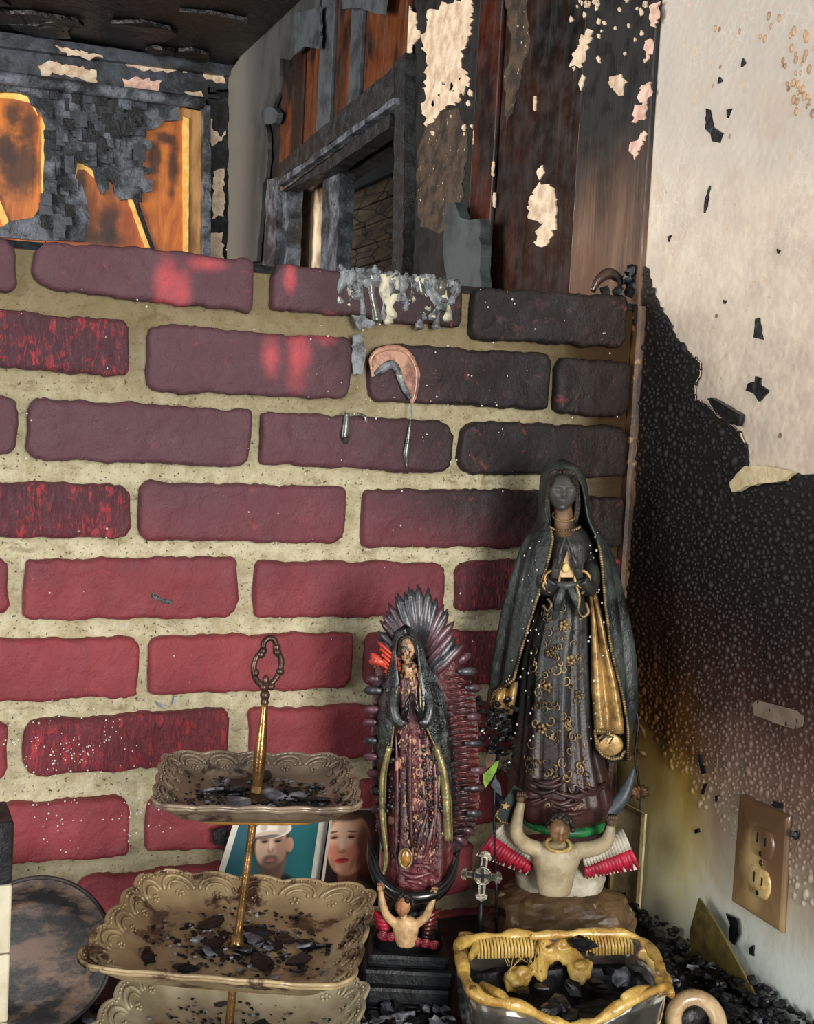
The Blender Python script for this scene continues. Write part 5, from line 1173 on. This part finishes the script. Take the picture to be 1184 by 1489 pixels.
mb = MB().slab([PY(a, b, -.009) for a, b in jag([(540, 548), (537, 522), (548, 508), (566, 503), (586, 506), (602, 520), (610, 545), (606, 572), (598, 592), (590, 566), (582, 546), (570, 530), (556, 532), (548, 546)], 1.0, 6, 4)], (0, -.0022, 0)); loc(mb, E0).build('pink_flap', M_dripp, e, False)
mb = MB(); drip([(541, 540), (540, 522), (550, 511), (566, 506), (584, 508), (598, 520), (606, 542), (604, 570), (598, 588)], [2, 4, 5, 5, 5, 5, 4, 3, 2], mb, -.0105); loc(mb, E0).build('pink_fold', M_dripp, e)
mb = MB(); drip([(545, 545), (552, 540), (560, 534), (570, 530), (578, 538), (584, 555), (590, 568), (597, 580)], [3, 6, 7, 7, 6, 5, 5, 3], mb, -.012); loc(mb, E0).build('grey_lip', M_drip, e)
mb = MB(); drip([(598, 585), (598, 600), (597, 612)], [1.2, 1, 1], mb, -.010); drip([(597, 612), (594, 640), (591, 660), (592, 681)], [2.2, 5, 6, 2.5], mb, -.011); loc(mb, E0).build('long_drip', M_dripd, e)
mb = MB(); drip([(505, 600), (504, 615), (502, 635), (503, 645)], [4, 6.5, 8, 3], mb, -.010); drip([(520, 602), (530, 606), (533, 614)], [3, 3, 4], mb, -.010); o = mb.build('plastic_drip', M_dripd); tag(o, 'short dark glassy drip stuck to a purple brick', 'melted plastic')
# blackened lump on top of the wall by the corner
e = empty('melted_ornament', PY(895, 425, .02)); tag(e, 'charred melted ornament lump on top of the brick wall', 'ornament'); E0 = e.location.copy(); E0.z = e.location.z
mb = MB(); drip([(862, 424), (870, 408), (884, 398), (897, 402), (905, 414)], [5, 8, 10, 9, 6], mb, .02); loc(mb, E0).build('curved_lump', two('brown_burnt_plastic', c(60, 38, 28), c(22, 18, 17), 40, .4, .64, .25, coat=.5), e)
mb = MB(); [mb.rock(PY(a, b, .015), (s, s, s), a) for a, b, s in ((918, 396, .008), (924, 404, .008), (912, 406, .006), (920, 415, .008), (915, 424, .009), (900, 424, .008), (880, 424, .007))]; loc(mb, E0).build('crumbs', M_coal, e, False)
# grey board standing behind the half wall
o = xslab('charred_board', [(661, 312), (664, 298), (676, 296), (684, 318), (698, 322), (713, 320), (715, 440), (668, 440), (660, 380)], two('grey_charred_board', c(62, 68, 70), c(38, 42, 44), 14, .4, .66, .55, 60, .5), -.02, .016, None, 1.4, 9, 5); tag(o, 'grey charred board fragment standing upright behind the brick wall', 'board')

# ================================================================== photographs
def card(name, q, Y, label, mats, shapes, m0):
    pts = [PY(a, b, Y) for a, b in q]; o = MB().slab(pts, (0, .0006, 0)).build(name, m0, None, False); tag(o, label, 'photograph')
    for i, (nm, poly_, m) in enumerate(shapes):
        MB().slab([PY(a, b, Y-.0002*(i+1)) for a, b in poly_], (0, .00015, 0)).build(nm, m, o, False)
    return o
def oval(cx, cy, rx, ry, n=22, a0=0, a1=2*math.pi, rot=0):
    o = []
    for j in range(n):
        a = a0+(a1-a0)*j/(n-1 if a1-a0 < 6.2 else n); x, y = rx*math.cos(a), ry*math.sin(a); o.append((cx+x*math.cos(rot)-y*math.sin(rot), cy+x*math.sin(rot)+y*math.cos(rot)))
    return o
def portrait(name, Y, bg, layers):
    t = NT(name); col = bg(t)
    for px, py, rx, ry, rot, edge, cc_, w_ in layers:
        p = PY(px, py, Y); q = (p-CAM).dot(FW)/F; col = t.mix(t.ma('MULTIPLY', t.soft(p, rx*q*1.04, ry*q, rot, edge), w_), col, c(*cc_))
    return t.out(col, .32, 0, None, spec=.4)
pw = plain('photo_paper', c(206, 200, 186), .35)
H_, SK, SH_ = (26, 24, 24), (190, 156, 132), (112, 82, 68)
M_man = portrait('printed_man_portrait', -.045, lambda t: t.mix(t.mr(t.ma('ADD', t.x, t.ma('MULTIPLY', t.z, -.3)), -.80, -.765), c(50, 72, 92), c(30, 92, 96)), [
    (396, 1316, 46, 48, 0, .15, H_, 1), (398, 1264, 15, 18, 0, .4, SH_, 1), (396, 1230, 27, 35, 0, .15, (40, 30, 28), 1), (421, 1228, 6, 11, 0, .3, (170, 128, 104), 1), (394, 1231, 22.5, 33, 0, .2, SK, 1), (409, 1234, 9, 24, 0, 1, (142, 106, 86), .8), (392, 1262, 18, 14, 0, .9, (86, 62, 52), .85), (393, 1249, 11, 7, 0, .8, (78, 56, 48), .8), (393, 1251, 7, 2.6, 0, .7, (150, 96, 86), .9),
    (394, 1237, 5, 4, 0, .9, (136, 98, 80), .8), (394, 1229, 2.6, 8, 0, 1, (214, 182, 158), .8), (385, 1223, 6.5, 3.6, 0, .9, (96, 68, 58), .8), (404, 1222, 6.5, 3.6, 0, .9, (96, 68, 58), .8), (385, 1224, 4, 1.6, 0, .6, H_, .95), (404, 1223, 4, 1.6, 0, .6, H_, .95), (384, 1217, 7, 1.8, .1, .7, (44, 32, 30), .9), (405, 1216, 7, 1.8, -.1, .7, (44, 32, 30), .9),
    (397, 1206, 27, 13, 0, .12, (222, 212, 198), 1), (390, 1213, 22, 5, .05, .5, (188, 168, 152), .9), (388, 1217, 20, 3, .05, .6, (80, 60, 54), .8), (412, 1204, 8, 9, 0, 1, (176, 156, 142), .8), (384, 1204, 5, 5, 0, .9, (170, 146, 134), .7)])
M_wom = portrait('printed_woman_portrait', -.062, lambda t: t.mix(t.noise(40), c(44, 28, 26), c(34, 22, 22)), [
    (506, 1312, 40, 34, 0, .3, (92, 86, 74), 1), (506, 1272, 15, 18, 0, .4, (140, 86, 66), 1), (507, 1228, 32, 46, 0, .12, (222, 158, 126), 1), (497, 1212, 22, 22, 0, 1, (240, 194, 162), .9), (529, 1234, 13, 42, 0, .9, (96, 52, 40), .95), (485, 1238, 10, 11, 0, 1, (222, 128, 108), .7), (512, 1240, 9, 11, 0, 1, (222, 128, 108), .7),
    (497, 1228, 3.4, 11, 0, 1, (246, 206, 178), .9), (498, 1238, 6, 3, 0, .9, (176, 104, 84), .8), (486, 1217, 7, 4, 0, .9, (168, 104, 84), .8), (511, 1216, 7, 4, 0, .9, (160, 96, 78), .8), (486, 1218, 4.6, 1.7, 0, .6, (50, 34, 30), .95), (511, 1217, 4.6, 1.7, 0, .6, (50, 34, 30), .95), (485, 1210, 8, 1.6, .12, .7, (110, 68, 54), .9), (512, 1209, 8, 1.6, -.12, .7, (110, 68, 54), .9),
    (497, 1251, 11, 4.2, 0, .5, (200, 70, 70), 1), (497, 1250, 9, 1, 0, .6, (120, 40, 42), .9), (496, 1262, 8, 4, 0, 1, (232, 176, 146), .7), (484, 1256, 3, 10, .3, 1, (176, 110, 88), .6), (512, 1256, 3, 10, -.3, 1, (170, 100, 80), .6), (507, 1186, 30, 8, 0, .7, (70, 46, 40), .9)])
card('photograph', [(346, 1176), (480, 1178), (458, 1320), (304, 1312)], -.045, 'photograph of a man in a white cap against teal, standing behind the tray stand', None, [('print', [(354, 1178), (466, 1180), (447, 1316), (314, 1310)], M_man)], pw)
card('photograph', [(482, 1176), (556, 1176), (552, 1320), (462, 1320)], -.062, 'photograph of a woman with rosy cheeks beside the red figurine', None, [('print', [(485, 1178), (554, 1178), (550, 1318), (467, 1318)], M_wom)], pw)
o = MB().slab([PY(a, b, -.02) for a, b in [(308, 1206), (330, 1200), (330, 1228), (310, 1226)]], (0, -.006, 0)).build('charred_block', M_chard, None, False); tag(o, 'small charred wood block sticking out from behind the photographs', 'wood block')

# ================================================================== cross with medal
X = Loc('medal_crucifix', 702, 1400, -.185); kx = X.k; tag(X.e, 'small silver cross with a round medal leaning between the two statues', 'crucifix')
M_sil = two('tarnished_silver', c(176, 170, 152), c(84, 78, 66), 60, .4, .64, .3, 160, .5, metal=.7)
def xs(q, d=.0): return MB().slab([X(a, b, d) for a, b in q], (0, .003, 0))
cc_ = (702, 1274)
for ang, ln in ((.12, 26), (1.62, 34), (3.26, 30), (-1.45, 34)):
    ca, sa = math.cos(ang), math.sin(ang); q = [(6, -5), (ln-7, -5), (ln-6, -9), (ln, -7), (ln+3, 0), (ln, 7), (ln-6, 9), (ln-7, 5), (6, 5)]
    arm = xs([(cc_[0]+u*ca-v*sa, cc_[1]+u*sa+v*ca) for u, v in q]).build('arm', M_sil, X.e, False)
    xs([(cc_[0]+u*ca-v*sa, cc_[1]+u*sa+v*ca) for u, v in [(9, -2), (ln-8, -2), (ln-8, 2), (9, 2)]], .0008).build('arm_inlay', M_black, arm, False)
md = xs(oval(*cc_, 13, 13), .001).build('medal', M_sil, X.e, False)
MB().tube([X(a, b, .0015) for a, b in oval(*cc_, 12.5, 12.5, 20)], 1.4*kx, 6, closed=True).build('medal_rim', M_sil, md)
for q in ([(700, 1264), (704, 1264), (704, 1284), (700, 1284)], [(692, 1272), (712, 1272), (712, 1276), (692, 1276)]): xs(q, .0022).build('medal_cross', M_black, md, False)
# post that carries it (charred stem down to the table)
MB().tube([X(700, 1300, -.004), X(699, 1340, -.004), Vector((X(698, 1380).x, .004, 0))], [3*kx, 4*kx, 6*kx], 8).build('stem', M_coal, X.e)

# ================================================================== burnt flowers and leaves
Bq = Loc('charred_bouquet', 726, 1380, -.150); kb = Bq.k; tag(Bq.e, 'charred black flower bunch with one green leaf between the statues', 'flowers')
mb = MB(); rd = random.Random(12)
for i in range(130):
    a, b = rd.gauss(722, 13), rd.gauss(1068, 30)
    if not 1005 < b < 1128: continue
    s = rd.uniform(2.5, 6)*kb; mb.rock(Bq(a, b, rd.uniform(-.01, .02)), (s, s, s*.8), i)
o = mb.build('burnt_blossoms', M_gloss, Bq.e, False); o['kind'] = 'stuff'
MB().tube([Bq(722, 1090, 0), Bq(718, 1180, 0), Bq(722, 1290, -.01), Vector((Bq(724, 1380).x, 0, 0))], [2.5*kb, 2*kb, 2*kb, 2*kb], 7).build('stem', M_coal, Bq.e)
def leaf(L, q, d, m, par, nm='leaf'): o = MB().slab([L(a, b, d) for a, b in q], (0, .0012, 0)).build(nm, m, par, False); return o
leaf(Bq, [(703, 1126), (712, 1118), (720, 1108), (726, 1106), (722, 1120), (716, 1132), (706, 1146), (703, 1138)], .02, two('green_leaf', c(132, 176, 50), c(84, 120, 40), 60), Bq.e)
leaf(Bq, [(714, 1142), (720, 1130), (728, 1140), (730, 1158), (722, 1152)], .018, M_slate, Bq.e); leaf(Bq, [(706, 1104), (712, 1090), (722, 1098), (718, 1112), (708, 1118)], .022, two('brown_leaf', c(110, 76, 50), c(60, 40, 28), 60), Bq.e)
Dr = Loc('dried_sprig', 930, 1370, -.065); kd = Dr.k; tag(Dr.e, 'scorched dry sprig with a star-shaped brown flower in the wall corner', 'flowers')
M_dry = two('scorched_brown_petals', c(116, 78, 44), c(52, 34, 22), 70, .4, .66, .5)
mb = MB().tube(spline([Dr(920, 1010, .0), Dr(928, 1050, .004), Dr(924, 1100, .004), Dr(930, 1150, .004), Dr(932, 1250, 0), Vector((Dr(930, 1370).x, 0, 0))]), 1.8*kd, 7); mb.build('stem', M_coal, Dr.e)
for i in range(11): a = i*.571; MB().tube([Dr(930, 1152, .012), Dr(930+9*math.cos(a), 1152+7*math.sin(a), .014), Dr(930+19*math.cos(a), 1152+11*math.sin(a), .010)], [1*kd, 3*kd, .5*kd], 6, .4).build('petal', M_dry, Dr.e)
for a, b, e_, f in ((914, 1012, 926, 1030), (928, 1050, 938, 1075), (926, 1090, 942, 1102), (922, 1095, 908, 1112), (918, 1030, 912, 1052)): MB().tube([Dr(a, b, .002), Dr((a+e_)/2+2, (b+f)/2, .007), Dr(e_, f, .004)], [1*kd, 4*kd, .6*kd], 6, .4).build('leaf', M_coal if a < 920 else M_dry, Dr.e)

# ================================================================== framed card behind the tall statue, leaning cards
M_olive = two('olive_frame', c(120, 104, 62), c(80, 66, 38), 30)
fq = [(896, 1178), (938, 1184), (935, 1338), (893, 1322)]; fp = [PX(a, b, -.010) for a, b in fq]
yA, yB, zt = fp[0].y, fp[1].y, fp[1].z-TABLE
pf = empty('picture_frame', (-.010, (yA+yB)/2, TABLE)); tag(pf, 'cream picture in an olive frame leaning in the wall corner behind the tall statue', 'picture frame'); hy = abs(yA-yB)/2
bevel(MB().box((0, -hy, 0), (.003, hy, zt)).build('picture', two('spotted_cream_card', c(200, 184, 140), c(158, 140, 98), 24, cc=c(50, 40, 28), csc=80, clo=.66, chi=.7), pf, False), .0005)
for y0_, y1_, z0_, z1_ in ((-hy, -hy+.004, 0, zt), (hy-.004, hy, 0, zt), (-hy+.004, hy-.004, zt-.004, zt), (-hy+.004, hy-.004, 0, .004)): bevel(MB().box((-.004, y0_, z0_), (.0005, y1_, z1_)).build('frame_bar', M_olive, pf, False), .0006)
q = [(1016, 1306), (1040, 1340), (1070, 1395), (1100, 1450), (1055, 1440), (1000, 1400), (1004, 1350)]
o = MB().slab([PX(a, b, -.022) for a, b in q], (.0022, 0, 0)).build('olive_card', two('olive_scorched_card', c(112, 98, 52), c(58, 48, 26), 22, .4, .64, .35, coat=.3), None, False); tag(o, 'torn olive-brown card leaning on the wall in the charcoal', 'card')
o = MB().slab([PX(a, b, -.006) for a, b in jag([(1058, 1328), (1074, 1336), (1077, 1358), (1070, 1374), (1062, 1366), (1064, 1345)], .8, 5, 2)], (-.002, 0, 0)).build('soot_flake', M_coal, None, False); tag(o, 'black curled flake standing against the wall below the outlet', 'flake')
# cream ring at the lower edge
Cr = PZ(1012, 1492, TABLE+.016); ring = empty('ceramic_ring', (Cr.x, Cr.y, TABLE)); tag(ring, 'cream ceramic ring with a dark hollow lying in the charcoal', 'ceramic'); 
mb = MB(); pts = []
for j in range(28): a = 2*math.pi*j/28; v = RH*(.020*math.cos(a))+Vector((0, 0, 1))*(.017*math.sin(a)+.019)+FWH*(.012*math.sin(a)); pts.append(v)
mb.tube(pts, .0075, 10, closed=True); mb.build('ring_body', two('cream_ceramic', c(200, 172, 130), c(150, 120, 84), 30, .4, .66, .25, coat=.5), ring)
mb = MB().ell(Vector((0, 0, .019))+FWH*.006, (.015, .006, .013), 14, 10); mb.build('dark_core', M_coal, ring)

# ================================================================== leaning plate and cream block on the left
pl = empty('round_plate', PZ(48, 1503, TABLE)); tag(pl, 'round brown plate with burnt patches standing on edge by the brick wall', 'plate'); pl.rotation_euler = (math.radians(-16), 0, -.12)
pr = .064; Rr = [(0, .004), (.62, .004), (.70, .002), (.80, -.006), (.97, -.011), (1.0, -.0105), (1.0, -.008), (.80, -.002), (.62, .009), (0, .009)]
t = NT('burnt_brown_plate'); col = t.mix(t.mr(t.noise(26, 6, .65, 0, (.6, 1, 1.4)), .42, .56), c(100, 78, 64), c(30, 28, 28)); M_pl = t.out(col, .55, 0, t.bump(t.noise(60), .5, .004))
mb = MB(); mb.loft([[Vector((pr*max(f, .001)*math.cos(a), y, pr+pr*max(f, .001)*math.sin(a))) for a in [2*math.pi*j/64 for j in range(64)]] for f, y in Rr]); pd_ = mb.build('plate_dish', M_pl, pl)
MB().tube([Vector((pr*.985*math.cos(a), -.011, pr+pr*.985*math.sin(a))) for a in [2*math.pi*j/64 for j in range(64)]], .0018, 6, closed=True).build('plate_rim', two('dark_plate_rim', c(56, 48, 44), c(30, 28, 28), 30), pl)
bk = PY(18, 1286, -.33); cb = empty('block_stack', (bk.x-.03, -.31, TABLE)); tag(cb, 'stack of pale cream embossed blocks under a black charred cap', 'blocks')
hgt = bk.z-TABLE; M_cb = two('cream_block', c(200, 190, 164), c(172, 160, 132), 20, .4, .66, .6, 120, .2)
for i in range(4):
    z0 = hgt*i/4; b_ = bevel(MB().box((-.03, -.02, z0+.0004), (.03, .03, z0+hgt/4-.0004)).build('block', M_cb, cb, False), .0015)
    mb = MB(); mb.tube([Vector((.014+.006*math.cos(a), -.0203, z0+hgt/8+.007*math.sin(a))) for a in [.6+j*.5 for j in range(10)]], .0008, 5); mb.build('embossed_mark', M_cb, b_)
top = PY(0, 1196, -.33).z-TABLE; mb = MB(); rings = [[Vector((x*(.030+.0015*noise.noise((i, x, y))), .005+y*.025, hgt+(top-hgt)*i/5)) for x, y in ((-1, -1), (0, -1.02), (1, -1), (1, 1), (-1, 1))] for i in range(6)]
mb.loft(rings); bevel(mb.build('charred_cap', M_chard, cb, False), .002)

# ================================================================== rubble
rd = random.Random(91); lab = 'in the heap along the wall under the outlet'
n = 0
while n < 120:
    a, b = rd.uniform(930, 1170), rd.uniform(1300, 1489); p = PZ(a, b, TABLE+.004)
    if p.x > -.012 or p.y > -.02 or p.x < -.16: continue
    n += 1; h_ = max(0, .02*(1+p.x/.09)); s = rd.uniform(.005, .013); flake(Vector((p.x, p.y, TABLE+.003+rd.random()*h_)), s, lab, 'charcoal heap under the outlet', .1, rd=rd)
mb = MB()
for i in range(700):
    x, y = -.004-abs(rd.gauss(0, .05)), -rd.uniform(.01, .55); s = rd.uniform(.002, .007)
    if -.35 < y < -.18 and x < -.085: continue
    if y > -.19 and x < -.02 and x > -.16 and y < -.05 and rd.random() < .8: continue
    if (Vector((x-s, y))-T.A.to_2d()).length < .095 or y > -.03: continue
    h_ = max(0, .018*(1+x/.09)); mb.rock((x-s, y, TABLE+s*.75+rd.random()*h_), (s, s*.8, s*.5), i)
o = mb.build('charcoal_rubble', M_coal, None, False); o['kind'] = 'stuff'; o['label'] = 'loose black charcoal crumbs heaped along the right wall'; o['category'] = 'charcoal'
for i in range(46):
    a, b = rd.uniform(490, 660), rd.uniform(1450, 1489); p = PZ(a, b, TABLE+.004); s = rd.uniform(.005, .012)
    flake(Vector((p.x, p.y-.02, TABLE+.004)), s, 'on the table in front of the black plinth', 'charred flakes before the plinth', .6, rd=rd)
for i in range(26):
    a, b = rd.uniform(20, 140), rd.uniform(1455, 1489); p = PZ(a, b, TABLE+.004); s = rd.uniform(.005, .011)
    flake(Vector((p.x, p.y, TABLE+.004)), s, 'on the table below the round plate', 'charred flakes below the plate', .3, rd=rd)
mb = MB()
for i in range(500): x, y, s = rd.uniform(-1.2, -.1), rd.uniform(-.60, -.34), rd.uniform(.001, .0045); mb.rock((x, y, TABLE+s*.9), (s, s*.8, s*.5), i)
o = mb.build('table_crumbs', M_coal, None, False); o['kind'] = 'stuff'; o['label'] = 'fine black crumbs scattered across the table top'; o['category'] = 'charcoal'
print('objects done')
